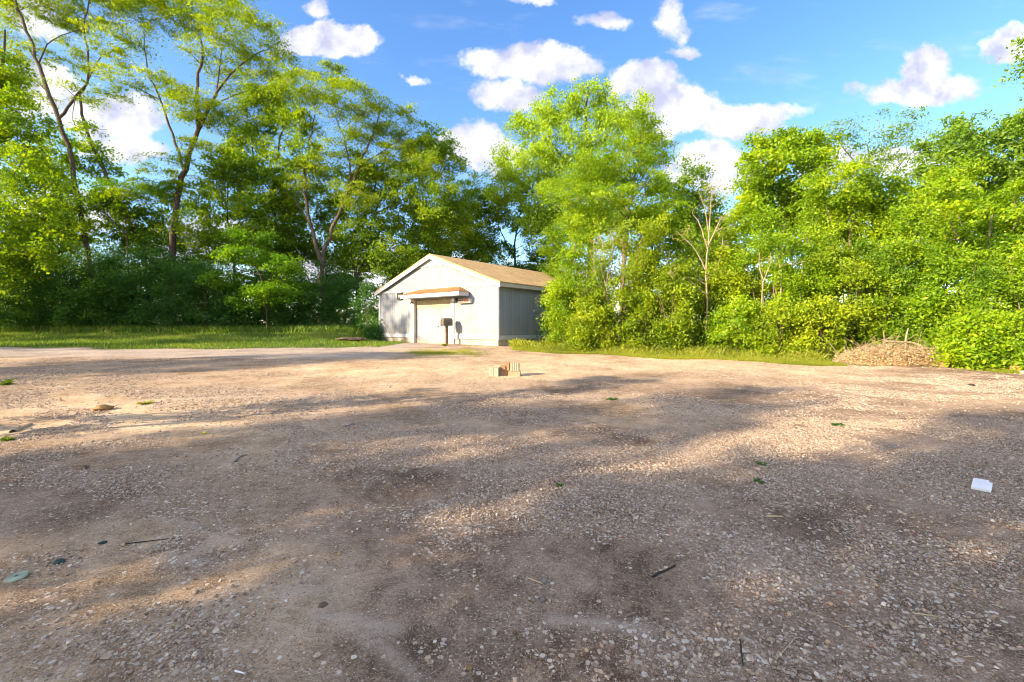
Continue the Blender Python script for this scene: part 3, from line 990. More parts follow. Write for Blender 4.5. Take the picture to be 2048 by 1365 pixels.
def shrub(name, label, px, Y, top, hw, leafm, group, barkm='bark_mid', lean=0, zbase=.25, stems=5, cat='shrub', **kw):
    x = (px - 1024) / FPX * Y
    gz = float(H(x, Y))
    ht = CAM_Z - (top - HOR) / FPX * Y - gz
    w = hw / FPX * Y
    T = []
    for s in range(stems):
        a = rng.uniform(0, 2 * math.pi)
        q = rng.uniform(.3, .8)
        T.append(([np.array([x + .1 * math.cos(a), Y + .1 * math.sin(a), gz - .1]), np.array([x + w * q * .5 * math.cos(a), Y + w * q * .5 * math.sin(a), gz + ht * .45]),
                   np.array([x + w * q * math.cos(a) + lean, Y + w * q * math.sin(a), gz + ht * rng.uniform(.7, .95)])], .035, .008))
    CL = [(x, Y, gz + ht * .46, w, w * .9, ht * .46, 1.0), (x, Y - .1, gz + ht * .16, w * .92, w * .8, ht * .17, .9)]
    for s in range(6):
        a = rng.uniform(0, 2 * math.pi)
        r = rng.uniform(.28, .42) * w
        CL.append((x + w * .75 * math.cos(a), Y + w * .7 * math.sin(a), gz + ht * rng.uniform(.25, .85), r, r, r * .9, .8))
    for s in range(3):
        a = rng.uniform(-1, 1)
        CL.append((x + w * .5 * a + lean, Y + rng.uniform(-.3, .3), gz + ht * rng.uniform(.88, .98), w * .25, w * .25, ht * .12, .7))
    return make_plant(name, label, cat, (x, Y, gz), T, CL, leafm, barkm, group, **{**SK, **kw})


hedge_desc = ['dark rounded hedge shrub at the far left end of the bank', 'dark hedge shrub below the forked locust trunk', 'tall dark hedge shrub under the leaning trunk',
              'low dark hedge shrub left of the thick trunk', 'dark hedge shrub at the foot of the thick forked trunk', 'dark shrub left of the bright sapling',
              'shaded hedge shrub right behind the bright sapling', 'dark hedge shrub right of the bright sapling', 'dark hedge shrub below the curved forked trunk', 'last dark hedge shrub before the garage shrub']
hx = [(30, 27.5, 500, 90), (115, 28.5, 525, 80), (195, 28, 500, 74), (262, 28.5, 548, 64), (335, 28, 505, 74), (415, 28.5, 530, 66), (490, 29, 540, 66), (565, 29, 560, 62), (635, 29.3, 535, 60), (700, 29.6, 560, 52)]
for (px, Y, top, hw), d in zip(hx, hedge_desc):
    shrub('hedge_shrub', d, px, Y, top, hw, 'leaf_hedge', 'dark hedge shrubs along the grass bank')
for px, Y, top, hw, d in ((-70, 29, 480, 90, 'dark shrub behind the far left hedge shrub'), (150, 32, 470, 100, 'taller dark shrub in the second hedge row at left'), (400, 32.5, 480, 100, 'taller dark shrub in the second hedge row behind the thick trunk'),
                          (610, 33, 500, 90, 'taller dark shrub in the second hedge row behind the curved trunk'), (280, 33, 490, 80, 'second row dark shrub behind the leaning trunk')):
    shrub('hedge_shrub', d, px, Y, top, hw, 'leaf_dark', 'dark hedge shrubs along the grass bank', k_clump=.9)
shrub('garage_shrub', 'mid-green shrub growing against the left corner of the garage', 738, 26.6, 575, 22, 'leaf_hedge', None)
shrub('garage_shrub', 'low weedy shrub at the foot of the garage left corner', 748, 25.9, 655, 13, 'leaf_hedge', None, stems=3)

# ------------------------------------------------------------------ trees behind and right of the garage
GR = 'trees behind the sunlit shrubs'
tree_px('cottonwood_tree', 'tallest cottonwood behind the garage, pale green domed crown', 'tree', 34,
        [([(1182, 640), (1180, 450), (1190, 340), (1170, 240), (1176, 175)], .35, .03), ([(1188, 380), (1120, 310), (1080, 245)], .12, .02), ([(1188, 350), (1250, 270), (1282, 215)], .12, .02),
         ([(1183, 420), (1090, 390), (1020, 385)], .1, .02)],
        [(1172, 196, 44, 36), (1110, 222, 52, 36), (1050, 250, 34, 34), (1215, 190, 20, 30), (1050, 325, 70, 44), (1135, 290, 84, 50), (1225, 240, 52, 44), (1283, 218, 18, 28), (1012, 385, 44, 34), (1085, 390, 80, 36),
         (1290, 290, 44, 40), (1180, 350, 80, 40), (1000, 300, 22, 16, .6), (1150, 440, 70, 36), (1220, 430, 60, 36), (1060, 440, 40, 30, .6)],
        'leaf_cotton', group=GR, **{**WK, 'clump_r': .6, 'leaf': .18, 'per': 85, 'clump_flat': .8, 'k_clump': 1.7, 'bias': (-.6, -.5, .4)})
tree_px('locust_tree', 'golden-green locust in front of the tall cottonwood', 'tree', 23,
        [([(1240, 650), (1250, 500), (1255, 430), (1262, 380), (1275, 330), (1280, 270)], .18, .02), ([(1255, 440), (1220, 400), (1180, 370)], .06, .015), ([(1258, 410), (1295, 360), (1320, 320)], .06, .015),
         ([(1257, 420), (1240, 380), (1232, 330)], .05, .015)],
        [(1270, 258, 52, 32), (1305, 300, 42, 34), (1225, 325, 84, 24), (1165, 358, 70, 20), (1295, 365, 56, 22), (1195, 400, 84, 26), (1130, 385, 50, 18), (1250, 290, 50, 24, .8), (1250, 440, 60, 20, .7), (1180, 440, 60, 22), (1310, 420, 60, 26), (1230, 380, 60, 30)],
        'leaf_bright', 'bark_mid', group=GR, **{**LK, 'leaf': .13, 'per': 120, 'k_clump': 2.2})
tree_px('deciduous_tree', 'small pointed tree between the golden locust and the pale bare tree', 'tree', 27,
        [([(1392, 650), (1390, 450), (1386, 370)], .13, .02)],
        [(1386, 340, 24, 28), (1372, 385, 40, 32), (1410, 410, 36, 30), (1345, 425, 56, 34), (1400, 450, 60, 34), (1300, 450, 50, 36), (1330, 380, 40, 34), (1350, 480, 60, 34), (1420, 460, 40, 30)],
        'leaf_grey', 'bark_mid', group=GR, **WK)
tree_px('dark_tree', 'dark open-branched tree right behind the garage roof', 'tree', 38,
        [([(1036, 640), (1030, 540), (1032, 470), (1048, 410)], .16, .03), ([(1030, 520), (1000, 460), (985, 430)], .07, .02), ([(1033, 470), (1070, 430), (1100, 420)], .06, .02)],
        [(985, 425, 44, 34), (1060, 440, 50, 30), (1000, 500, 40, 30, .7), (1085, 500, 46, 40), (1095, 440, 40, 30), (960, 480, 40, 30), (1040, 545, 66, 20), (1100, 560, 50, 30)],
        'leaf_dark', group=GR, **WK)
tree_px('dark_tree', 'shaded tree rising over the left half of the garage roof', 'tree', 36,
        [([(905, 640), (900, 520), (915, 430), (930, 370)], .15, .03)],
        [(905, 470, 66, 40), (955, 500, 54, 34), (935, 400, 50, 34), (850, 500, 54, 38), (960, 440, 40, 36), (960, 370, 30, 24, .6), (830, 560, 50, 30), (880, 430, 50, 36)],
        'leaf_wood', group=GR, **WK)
tree_px('deciduous_tree', 'full sunlit tree at the left of the right-hand wood', 'tree', 20,
        [([(1560, 660), (1560, 430), (1566, 300)], .14, .02), ([(1560, 470), (1520, 400), (1505, 350)], .05, .01), ([(1561, 450), (1610, 380), (1630, 320)], .05, .01)],
        [(1560, 288, 60, 32), (1512, 345, 48, 44), (1600, 335, 62, 42), (1555, 410, 84, 44), (1640, 290, 34, 24, .7), (1500, 420, 44, 44), (1620, 420, 70, 44)],
        'leaf_bright', 'bark_mid', group=GR, **{**WK, 'leaf': .135, 'clump_r': .45, 'per': 100, 'k_clump': 1.9})
tree_px('locust_tree', 'sparse fine-leaved locust rising above the right-hand wood', 'tree', 22,
        [([(1762, 660), (1752, 450), (1742, 340), (1735, 290)], .12, .015), ([(1748, 400), (1800, 330), (1830, 300)], .05, .01), ([(1745, 370), (1690, 300), (1670, 270)], .05, .01)],
        [(1680, 262, 56, 16, .7), (1750, 285, 74, 18, .8), (1805, 305, 56, 18, .8), (1640, 280, 40, 18, .6), (1760, 250, 70, 12, .35), (1830, 265, 34, 16, .5)],
        'leaf_grey', 'bark_mid', group=GR, **{**LK, 'per': 60})
tree_px('deciduous_tree', 'rounded yellow-green tree in the middle of the right-hand wood', 'tree', 17.5,
        [([(1700, 670), (1700, 480), (1705, 380)], .12, .02), ([(1700, 500), (1660, 440), (1650, 400)], .05, .01)],
        [(1690, 365, 72, 44), (1725, 445, 90, 52), (1650, 435, 66, 46), (1760, 380, 50, 40), (1790, 430, 60, 44)],
        'leaf_bright', 'bark_mid', group=GR, **{**WK, 'leaf': .105, 'clump_r': .42, 'per': 125, 'k_clump': 1.7})
tree_px('deciduous_tree', 'grey-green tree topping the right end of the wood', 'tree', 19,
        [([(1940, 680), (1935, 450), (1925, 300)], .16, .02), ([(1935, 440), (1980, 350), (2010, 290)], .06, .01)],
        [(1918, 275, 42, 32), (1900, 330, 60, 42), (1980, 300, 54, 34), (2035, 265, 40, 36), (1955, 370, 84, 44), (2060, 330, 60, 60), (1870, 300, 30, 30, .7), (1930, 240, 22, 22, .6), (1860, 370, 50, 44)],
        'leaf_grey', 'bark_mid', group=GR, **{**WK, 'leaf': .13, 'clump_r': .45, 'per': 95, 'k_clump': 1.9})
tree_px('deciduous_tree', 'bright yellow-green tree at the right edge above the lowest shrubs', 'tree', 14.2,
        [([(1975, 700), (1970, 560), (1985, 430)], .11, .02), ([(1970, 560), (1920, 480), (1890, 420)], .05, .01), ([(1972, 540), (2030, 450), (2060, 400)], .05, .01)],
        [(1960, 445, 92, 60), (2030, 400, 60, 52), (1895, 405, 54, 50), (1905, 350, 34, 34, .8), (2020, 520, 74, 54), (2090, 460, 60, 80), (1900, 500, 60, 44)],
        'leaf_bright', 'bark_mid', group=GR, **{**WK, 'leaf': .098, 'clump_r': .38, 'per': 130, 'k_clump': 1.6})
tree_px('maple_tree', 'tall tree just past the right edge, only twig tips showing against the sky', 'tree', 14,
        [([(2260, 700), (2250, 400), (2240, 100), (2230, -100)], .2, .03), ([(2248, 300), (2150, 200), (2060, 100)], .07, .01), ([(2248, 330), (2150, 260), (2070, 225)], .06, .01)],
        [(2090, 110, 46, 55), (2080, 235, 36, 16), (2180, 120, 90, 120), (2250, -50, 120, 90), (2180, 260, 90, 70), (2300, 150, 120, 140)],
        'leaf_grey', 'bark_mid', group=GR, **{**WK, 'leaf': .13, 'clump_r': .45, 'per': 60})

# pale bare trees in the shrubs
BK = dict(clump_r=.25, leaf=.06, per=7, k_clump=1.3, twig=.03, shell=.2)
tree_px('bare_tree', 'pale nearly leafless tree fanning out above the sunlit shrubs', 'tree', 16.6,
        [([(1412, 690), (1414, 600), (1412, 540), (1418, 480), (1422, 400), (1430, 370)], .055, .010), ([(1413, 545), (1390, 500), (1352, 462)], .03, .008), ([(1416, 500), (1400, 450), (1385, 428)], .035, .008),
         ([(1417, 490), (1440, 440), (1452, 425)], .035, .008), ([(1414, 560), (1440, 520), (1446, 470)], .025, .008), ([(1413, 570), (1380, 555), (1340, 570)], .02, .006), ([(1418, 470), (1410, 420), (1398, 385)], .03, .006),
         ([(1414, 590), (1395, 575), (1362, 545)], .02, .006)],
        [(1420, 400, 34, 34), (1370, 470, 26, 26), (1450, 440, 20, 30), (1430, 380, 40, 20), (1350, 545, 20, 16), (1440, 500, 20, 26)],
        'leaf_shrub', 'bark_pale', group='pale bare trees among the shrubs', **BK)
tree_px('bare_tree', 'pale slim trunk with crooked branches among the shrubs near the garage', 'tree', 16.9,
        [([(1216, 690), (1217, 620), (1214, 560), (1222, 510), (1228, 470)], .045, .01), ([(1215, 580), (1203, 540), (1206, 490), (1196, 470)], .03, .008), ([(1217, 560), (1238, 520), (1250, 485)], .025, .008),
         ([(1216, 600), (1195, 560), (1180, 530)], .02, .008), ([(1217, 640), (1210, 600), (1192, 570)], .02, .006)],
        [(1228, 470, 20, 20), (1190, 500, 20, 30), (1248, 490, 16, 16), (1185, 540, 12, 16)],
        'leaf_shrub', 'bark_pale', group='pale bare trees among the shrubs', **BK)
tree_px('bare_tree', 'pale broken stems poking from the shrubs right of the bare fan tree', 'tree', 15.1,
        [([(1525, 690), (1524, 600), (1528, 560), (1540, 530), (1541, 505)], .026, .01), ([(1528, 562), (1518, 530), (1519, 505)], .025, .008), ([(1560, 640), (1562, 560), (1556, 515)], .03, .008), ([(1600, 600), (1606, 560), (1604, 520)], .025, .008)],
        [(1530, 520, 16, 16, .4), (1600, 530, 14, 14, .4)],
        'leaf_shrub', 'bark_pale', group='pale bare trees among the shrubs', **BK)

GS = 'sunlit shrubs right of the garage'
RK = dict(clump_r=.38, clump_flat=.7, leaf=.088, per=185, narrow=.6, k_clump=1.1, bias=(-.5, -.3, .5), shell=.76)
rs = [(1128, 19.0, 560, 36, 'shrub leaning against the far end of the garage side wall'), (1165, 17.9, 455, 62, 'tall yellow-green shrub beside the garage side wall'),
      (1240, 17.4, 440, 70, 'tall shrub wrapped round the slim pale trunk'), (1315, 17.6, 452, 64, 'tall shrub left of the pale bare fan tree'), (1400, 17.9, 455, 60, 'dark-gapped shrub behind the pale bare fan tree'),
      (1462, 16.9, 478, 60, 'shrub just right of the pale bare fan tree'), (1535, 16.0, 440, 70, 'tall shrub with pale broken stems inside'), (1615, 15.6, 500, 62, 'shrub below the full sunlit tree'),
      (1690, 15.0, 490, 66, 'shrub below the rounded yellow-green tree'), (1765, 14.7, 500, 62, 'shrub standing behind the brush pile'), (1840, 14.0, 540, 56, 'shrub right behind the fallen branch of the brush pile'),
      (1905, 13.2, 500, 60, 'tall shrub below the bright right-edge tree'), (1980, 12.6, 540, 60, 'shrub near the right edge of the lot'), (2060, 12.2, 500, 66, 'shrub cut by the right edge of the view'),
      (2150, 12.4, 480, 80, 'tall shrub just past the right edge'), (1180, 17.0, 600, 44, 'low front shrub nearest the garage side wall'), (1290, 16.6, 590, 48, 'low front shrub left of the bare fan tree foot'), (1345, 16.2, 560, 44, 'low weedy shrub at the bare fan tree foot'),
      (1465, 15.2, 605, 46, 'low front shrub right of the bare fan tree foot'), (1560, 14.6, 610, 50, 'low front shrub under the pale broken stems'), (1640, 14.3, 615, 40, 'low front shrub left of the brush pile'),
      (1935, 12.0, 640, 40, 'low leafy shrub right of the brush pile'), (2010, 11.7, 636, 50, 'low leafy shrub by the orange brick'), (1610, 17.5, 430, 60, 'upper shrub between the full sunlit tree and the lot'),
      (1800, 15.5, 440, 66, 'upper shrub over the brush pile'), (1440, 20.0, 470, 56, 'back shrub showing behind the bare fan tree')]
for i, (px, Y, top, hw, d) in enumerate(rs):
    lm = 'leaf_wood' if i in (4, 9, 25, 12) else 'leaf_bright' if px > 1700 or i in (1, 6, 7, 18, 23) else 'leaf_shrub'
    shrub('sunlit_shrub', d, px, Y, top, hw, lm, GS, **RK)
shrub('vine_bush', 'dark shaded vine climbing the garage side wall', 1096, 21.7, 600, 14, 'leaf_dark', None, stems=3, **{**RK, 'per': 60})
print('leaves', LEAFCOUNT[0])

# background wood: copies of three built trees further back
protos = []
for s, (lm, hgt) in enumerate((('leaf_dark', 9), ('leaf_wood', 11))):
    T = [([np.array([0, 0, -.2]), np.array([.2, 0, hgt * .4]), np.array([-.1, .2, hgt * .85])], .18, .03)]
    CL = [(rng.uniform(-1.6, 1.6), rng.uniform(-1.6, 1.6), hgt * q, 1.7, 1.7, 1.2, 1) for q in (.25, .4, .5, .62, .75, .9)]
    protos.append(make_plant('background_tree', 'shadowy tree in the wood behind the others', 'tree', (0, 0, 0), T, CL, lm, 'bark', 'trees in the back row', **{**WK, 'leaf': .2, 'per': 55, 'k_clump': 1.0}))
spots = [(60, 38, 0), (230, 40, 0), (390, 39, 0), (540, 41, 0), (690, 39, 0), (800, 42, 1), (870, 44, 0), (1110, 30, 1), (1300, 27, 1), (1370, 24, 1), (1470, 25, 1), (1550, 24, 1), (1640, 22.5, 1), (1720, 21, 1), (1800, 20, 1), (1870, 21, 1), (2000, 18, 1), (2080, 19, 1)]
bdesc = ['behind the far left hedge', 'behind the leaning trunk', 'behind the thick forked trunk', 'behind the bright sapling', 'behind the curved forked trunk', 'behind the twin slim trunks', 'behind the garage gable',
         'behind the far end of the garage roof', 'behind the golden locust', 'left behind the pale bare fan tree', 'right behind the pale bare fan tree', 'behind the full sunlit tree', 'behind the pale broken stems', 'behind the rounded yellow-green tree',
         'behind the brush pile shrubs', 'below the sparse locust', 'behind the right edge shrubs', 'at the right edge behind the grey-green tree']
used = [False, False]
for (px, Y, k), d in zip(spots, bdesc):
    o = protos[k] if not used[k] else copy_thing(protos[k])
    used[k] = True
    x = (px - 1024) / FPX * Y
    o.location = (x, Y, float(H(x, Y)))
    o.rotation_euler = (0, 0, random.uniform(0, 6.28))
    s = random.uniform(.62, .78) if Y < 30 else random.uniform(.8, 1.0)
    o.scale = (s * 1.1, s * 1.1, s * (.8 if px < 700 else .9))
    o['label'] = 'shadowy tree in the back row ' + d

# ------------------------------------------------------------------ trees left of the view whose shade falls on the lot
def sq(s, q):
    return s * SX + q * -.455, s * SY + q * .89


shade = [(14, .2, 10, 2.3), (13.5, 2.0, 9.5, 1.8), (15, 5.3, 8.6, 1.6), (5.5, 7.5, 5.6, 1.1), (20, 1.2, 12.5, 2.0), (20, 5.8, 12, 1.5), (11, 1.0, 8, 1.9), (18, 3.7, 6.2, .9), (9.5, 2.2, 6.5, 1.2), (8.5, .4, 7.5, 1.9), (10.5, 5.4, 6.0, 1.2), (27, 4.4, 14.5, 1.0), (22, 3.2, 11.0, 1.0), (9.5, 4.3, 4.5, 1.5), (8.5, 3.0, 4.1, 1.4),
         (22, 15.4, 11.5, 1.9), (29, 16.6, 14, 1.6), (25, 15.0, 12.5, 1.8), (18, 16.2, 9, 1.4),
         (25, 27.5, 13, 2.4), (21, 31.5, 10, 2.6), (17, 36, 10, 2.4), (26, 36, 11, 2.6), (30, 41, 12, 3), (23, 25.2, 14.5, 1.9)]
TP = []
for j, seed in enumerate((1, 2)):
    hgt = 10
    T = [([np.array([0, 0, -.2]), np.array([.15, 0, 4]), np.array([-.1, .2, 8.6])], .17, .03), ([np.array([.1, 0, 3]), np.array([1, .6, 5]), np.array([1.6, 1, 7])], .07, .02)]
    CL = [(rng.uniform(-1.3, 1.3), rng.uniform(-1.3, 1.3), hgt * q, 1.3, 1.3, .8, .8) for q in (.22, .34, .45, .56, .66, .76, .86, .95)]
    TP.append(make_plant('lot_side_tree', 'tree beside the lot', 'tree', (0, 0, 0), T, CL, 'leaf_wood', 'bark', 'trees beside the lot left of the view', **{**WK, 'leaf': .2, 'per': 50, 'k_clump': 1.0}))
for i, (s, q, h, r) in enumerate(shade):
    o = TP[i % 2] if i < 2 else copy_thing(TP[i % 2])
    x, y = sq(s, q)
    o.location = (x, y, float(H(x, y)))
    o.rotation_euler = (0, 0, i * 1.3)
    o.scale = (r / 2.3, r / 2.3, h / 10)
    o['label'] = 'tree left of the view whose shade falls across the lot'


# ------------------------------------------------------------------ the garage
def build_garage():
    d1 = math.atan2(-.6251, .7806)
    L0 = (-7.64, 25.93, .62)
    root = empty('garage', L0, d1)
    tag(root, 'white wooden garage with brown shingle gable roof and a small porch roof over its door', 'garage')
    W, D, E, PK = 9.0, 11.0, 2.85, 4.48
    cx = W / 2
    sl_ = (PK - E) / cx
    # foundation
    b = MB()
    b.box(.04, W - .04, .04, D - .04, -.6, .30)
    b.build('foundation', M['block'], root)
    # wall with door opening (butted pieces)
    dx0, dx1, dz = 3.25, 6.03, 2.30
    w = MB()
    t = .14
    w.box(0, dx0, 0, t, .30, E)
    w.box(dx1, W, 0, t, .30, E)
    w.box(dx0, dx1, 0, t, dz, E)
    w.prism([(0, E), (W, E), (cx, PK)], 'y', 0, t)
    w.box(W - t, W, t, D - t, .30, E)
    w.box(0, t, t, D - t, .30, E)
    w.box(0, W, D - t, D, .30, E)
    w.prism([(0, E), (W, E), (cx, PK)], 'y', D - t, D)
    w.build('wall', M['siding'], root)
    # trims
    tr = MB()
    tr.box(.12, W - .12, -.028, -.003, E - .06, E + .07)       # band board
    tr.build('band_board', M['trim'], root)
    for xa, xb in ((-.025, .11), (W - .11, W + .025)):
        c = MB()
        c.box(xa, xb, -.030, -.002, .28, E)
        c.box(xb - .002 if xa > 1 else xa, xb + .001 if xa > 1 else xa + .027, -.001, .10, .28, E - .05)
        c.build('corner_board', M['trim'], root, bevel=.003)
    for xa, xb in ((.115, dx0 - .31), (dx1 + .14, W - .115)):
        c = MB()
        c.box(xa, xb, -.026, -.002, .33, .53)
        c.build('skirt_board', M['trim'], root, bevel=.003)
    c = MB()
    c.box(W + .002, W + .026, .105, D - .1, .31, .50)
    c.build('skirt_board', M['trim'], root, bevel=.003)
    # gable peak panel
    zz = 4.02
    hw = (PK - zz) / sl_
    c = MB()
    c.prism([(cx - hw + .05, zz + .03), (cx + hw - .05, zz + .03), (cx, PK - .0)], 'y', -.020, -.002)
    c.box(cx - hw, cx + hw, -.030, -.0205, zz - .03, zz + .06)
    c.build('peak_panel', M['trim'], root)
    # roof slabs, with overhangs
    ov, fo, th = .24, .16, .07
    r = MB()
    for s in (-1, 1):
        ex = cx + s * (cx + ov)
        ez = E - ov * sl_ + .10
        r.prism([(cx, PK + .10), (ex, ez), (ex, ez + th), (cx, PK + .10 + th)], 'y', -fo, D + fo)
    roof = r.build('roof', M['shingle'], root)
    # rake boards and eave fascia
    for s in (-1, 1):
        ex = cx + s * (cx + ov)
        ez = E - ov * sl_ + .10
        f = MB()
        f.prism([(cx, PK + .098), (ex, ez - .002), (ex, ez - .20), (cx, PK + .098 - .20)], 'y', -fo - .022, -fo + .03)
        f.build('rake_board', M['trim'], root)
        f = MB()
        xa, xb = sorted((ex - s * .03, ex + s * .002))
        f.box(xa, xb, -fo + .032, D + fo, ez - .15, ez - .003)
        f.build('eave_board', M['cream'] if s > 0 else M['trim'], root)
        f = MB()
        xa, xb = sorted((ex - s * .032, cx + s * (cx + .003)))
        f.box(xa, xb, -fo + .032, D + fo, ez - .15, ez - .135)
        f.build('soffit', M['trim'], root)
    # door
    d = MB()
    d.box(dx0 + .012, dx1 - .10, .05, .10, .0, dz - .012)
    door = d.build('door', M['doorpaint'], root)
    l = MB()
    l.box(dx0 + .012, dx1 - .10, .028, .0485, dz - .42, dz - .012)
    l.build('lintel_shadow', M['tanwood'], root)  # tan board whose brown also carries the porch shadow on the upper door
    l = MB()
    for zz_ in (.62, 1.22, 1.80):
        l.box(dx0 + .012, dx1 - .10, .0475, .0495, zz_, zz_ + .008)
    l.build('panel_joint', M['tanwood'], door)
    h = MB()
    h.lathe([(.028, 0), (.028, .03), (.016, .045), (.0, .045)], Matrix.Translation((4.95, .05, .93)) @ Matrix.Rotation(R(90), 4, 'X'), 12)
    h.build('handle', M['black'], door)
    sg = MB()
    sg.box(4.80, 5.16, .040, .0475, 1.70, 1.83)
    sgo = sg.build('sign_plate', M['doorpaint'], door)
    mk = MB()
    for k in range(3):
        a = 4.83 + k * .105
        mk.box(a, a + .012, .0375, .0395, 1.72, 1.81)
        mk.box(a + .060, a + .072, .0375, .0395, 1.72, 1.81)
        mk.box(a + .013, a + .059, .0375, .0395, 1.798, 1.81)
        mk.box(a + .013, a + .059, .0375, .0395, 1.72 if k != 1 else 1.76, 1.732 if k != 1 else 1.772)
    mk.build('sign_print', M['orange'], sgo)
    fr = MB()
    fr.box(dx1 - .098, dx1 + .13, -.030, .12, -.02, dz)
    fr.build('door_jamb', M['trim'], root, bevel=.004)
    fr = MB()
    fr.box(dx0 - .30, dx0 - .002, -.12, .12, -.05, 2.36)
    fr.build('post', M['cream'], root, bevel=.008)
    # porch roof, hipped
    a0, a1, pr, z0, z1 = dx0 - .38, 7.2, .72, 2.37, 2.56
    p = MB()
    p.box(a0, a1, -pr, -pr + .035, z0, z1)
    p.box(a0, a0 + .035, -pr + .036, -.032, z0, z1)
    p.box(a1 - .035, a1, -pr + .036, -.032, z0, z1)
    p.box(a0 + .037, a1 - .037, -pr + .037, -.034, z0 + .012, z0 + .03)
    canopy = p.build('porch_fascia', M['trim'], root)
    c = MB()
    e = .03
    vs = [(a0 - e, -pr - e, z1 + .004), (a1 + e, -pr - e, z1 + .004), (a1 + e, -.03, z1 + .004), (a0 - e, -.03, z1 + .004),
          (a0 + .75, -.03, z1 + .30), (a1 - .62, -.03, z1 + .30)]
    c.add(vs, [(0, 1, 5, 4), (1, 2, 5), (3, 0, 4), (3, 4, 5, 2), (0, 3, 2, 1)])
    c.build('porch_roof', M['shingle_rust'], root)
    Mx = root_matrix = Matrix.Translation(L0) @ Matrix.Rotation(d1, 4, 'Z')
    return root, Mx


garage, GM = build_garage()


def gpos(x, y, z):
    return GM @ Vector((x, y, z))


def on_garage(name, label, cat, x, y, z):
    o = empty(name, gpos(x, y, z), math.atan2(-.6251, .7806))
    return tag(o, label, cat)


# black box speaker with ring
o = on_garage('wall_speaker', 'small black box with a white ring on the front wall left of the porch roof', 'speaker', 1.95, -.003, 2.58)
MB().box(-.20, .20, -.09, 0, -.20, .20).build('housing', M['black'], o, bevel=.01)
rot = Matrix.Rotation(R(90), 4, 'X')
MB().lathe([(.045, .0915), (.068, .0915), (.068, .098), (.045, .098)], rot, 20).build('ring', M['trim'], o)
# satellite dish
o = on_garage('satellite_dish', 'grey satellite dish on the left corner of the garage', 'satellite dish', -.42, .25, 2.15)
Md = Matrix.Rotation(R(8), 4, 'Z') @ Matrix.Rotation(R(72), 4, 'X')
prof = [(0.001, .0), (.12, .012), (.22, .042), (.28, .072), (.285, .078), (.275, .076), (.21, .050), (.1, .016), (.001, .006)]
MB().lathe(prof, Md, 28).build('dish', M['dish'], o, smooth=True)
MB().tube([(.0, .03, -.02), (.12, .12, -.2), (.38, .14, -.22)], [.02] * 3, 8).tube([(.02, -.03, -.24), (.0, -.20, -.2), (.0, -.34, -.05)], [.01] * 3, 6).build('mast', M['greymetal'], o)
MB().box(-.03, .03, -.40, -.32, -.08, 0).build('receiver', M['trim'], o, bevel=.005)
# floodlight
o = on_garage('floodlight', 'small twin-headed floodlight under the right end of the porch roof', 'floodlight', 6.36, -.03, 2.24)
MB().box(-.06, .06, -.03, 0, -.06, .06).box(-.02, .14, -.10, -.03, -.02, .02).build('bracket', M['black'], o, bevel=.004)
MB().lathe([(.0, -.10), (.05, -.09), (.085, .0), (.085, .02), (0, .02)], Matrix.Translation((-.12, -.14, -.02)) @ Matrix.Rotation(R(75), 4, 'X'), 16).build('lamp_head', M['glasswhite'], o, smooth=True)
MB().lathe([(.0, -.10), (.05, -.09), (.075, .0), (.075, .02), (0, .02)], Matrix.Translation((.15, -.14, -.06)) @ Matrix.Rotation(R(110), 4, 'X') @ Matrix.Rotation(R(25), 4, 'Y'), 16).build('lamp_head', M['black'], o, smooth=True)
# wall box with red and dark panels
o = on_garage('wall_sign', 'horizontal box on the front wall with one dark and one faded red panel', 'sign', 6.98, -.003, 2.13)
MB().box(-.42, .42, -.16, 0, -.10, .10).build('housing', M['cream'], o, bevel=.01)
MB().box(-.39, -.03, -.172, -.161, -.075, .075).build('dark_panel', M['boxmetal'], o)
MB().box(.0, .30, -.172, -.161, -.075, .075).build('red_panel', M['red'], o)
# camera on the porch post
o = on_garage('security_camera', 'tiny black security camera at the top of the porch post', 'camera', 3.08, -.121, 2.2)
MB().lathe([(.0, 0), (.04, 0), (.04, .03), (0, .03)], rot, 14).build('mount', M['black'], o)
MB().tube([(0, -.03, -.01), (0.02, -.13, -.05)], [.028, .03], 10).build('camera_body', M['black'], o)

# mailbox
mz = float(H(-3.14, 21.6))
o = empty('mailbox', (-3.14, 21.6, mz), R(-52))
tag(o, 'weathered brown metal mailbox on a square wooden post before the garage door', 'mailbox')
MB().box(-.055, .055, -.055, .055, -.15, .94).build('post', M['postwood'], o, bevel=.006)
MB().prism([(-.18, .90), (.18, .90), (.18, 1.20), (.10, 1.27), (-.10, 1.27), (-.18, 1.20)], 'y', -.24, .24).build('box', M['boxmetal'], o, bevel=.008)
MB().box(-.15, .15, -.2535, -.2415, .93, 1.18).build('door', M['boxmetal'], o, bevel=.004)
MB().box(-.02, .02, -.27, -.254, 1.14, 1.16).build('handle', M['black'], o)

# ------------------------------------------------------------------ loose things on the lot
def block(label, px, Y, zlow, w, h, d, m, rot=0, ribs=False, tilt=0, dy=0, name='concrete_block'):
    x = (px - 1024) / FPX * Y
    gz = float(H(x, Y)) + zlow
    o = empty(name, (x, Y + dy, gz), rot)
    tag(o, label, 'block', 'heap of blocks on the lot')
    b = MB()
    if ribs:
        k = 4
        for i in range(k):
            a = -w / 2 + w * i / k
            b.box(a + .002, a + w / k - .002, -d / 2, d / 2, 0, h)
        b.box(-w / 2 + .002, w / 2 - .002, -d / 2 + .02, d / 2 - .02, .002, h - .002)
    else:
        b.box(-w / 2, w / 2, -d / 2, d / 2, 0, h)
    ob = b.build('body', M[m], o, bevel=.007)
    ob.rotation_euler = (0, tilt, 0)
    # hollow cores as dark recess frames on the front face
    return o


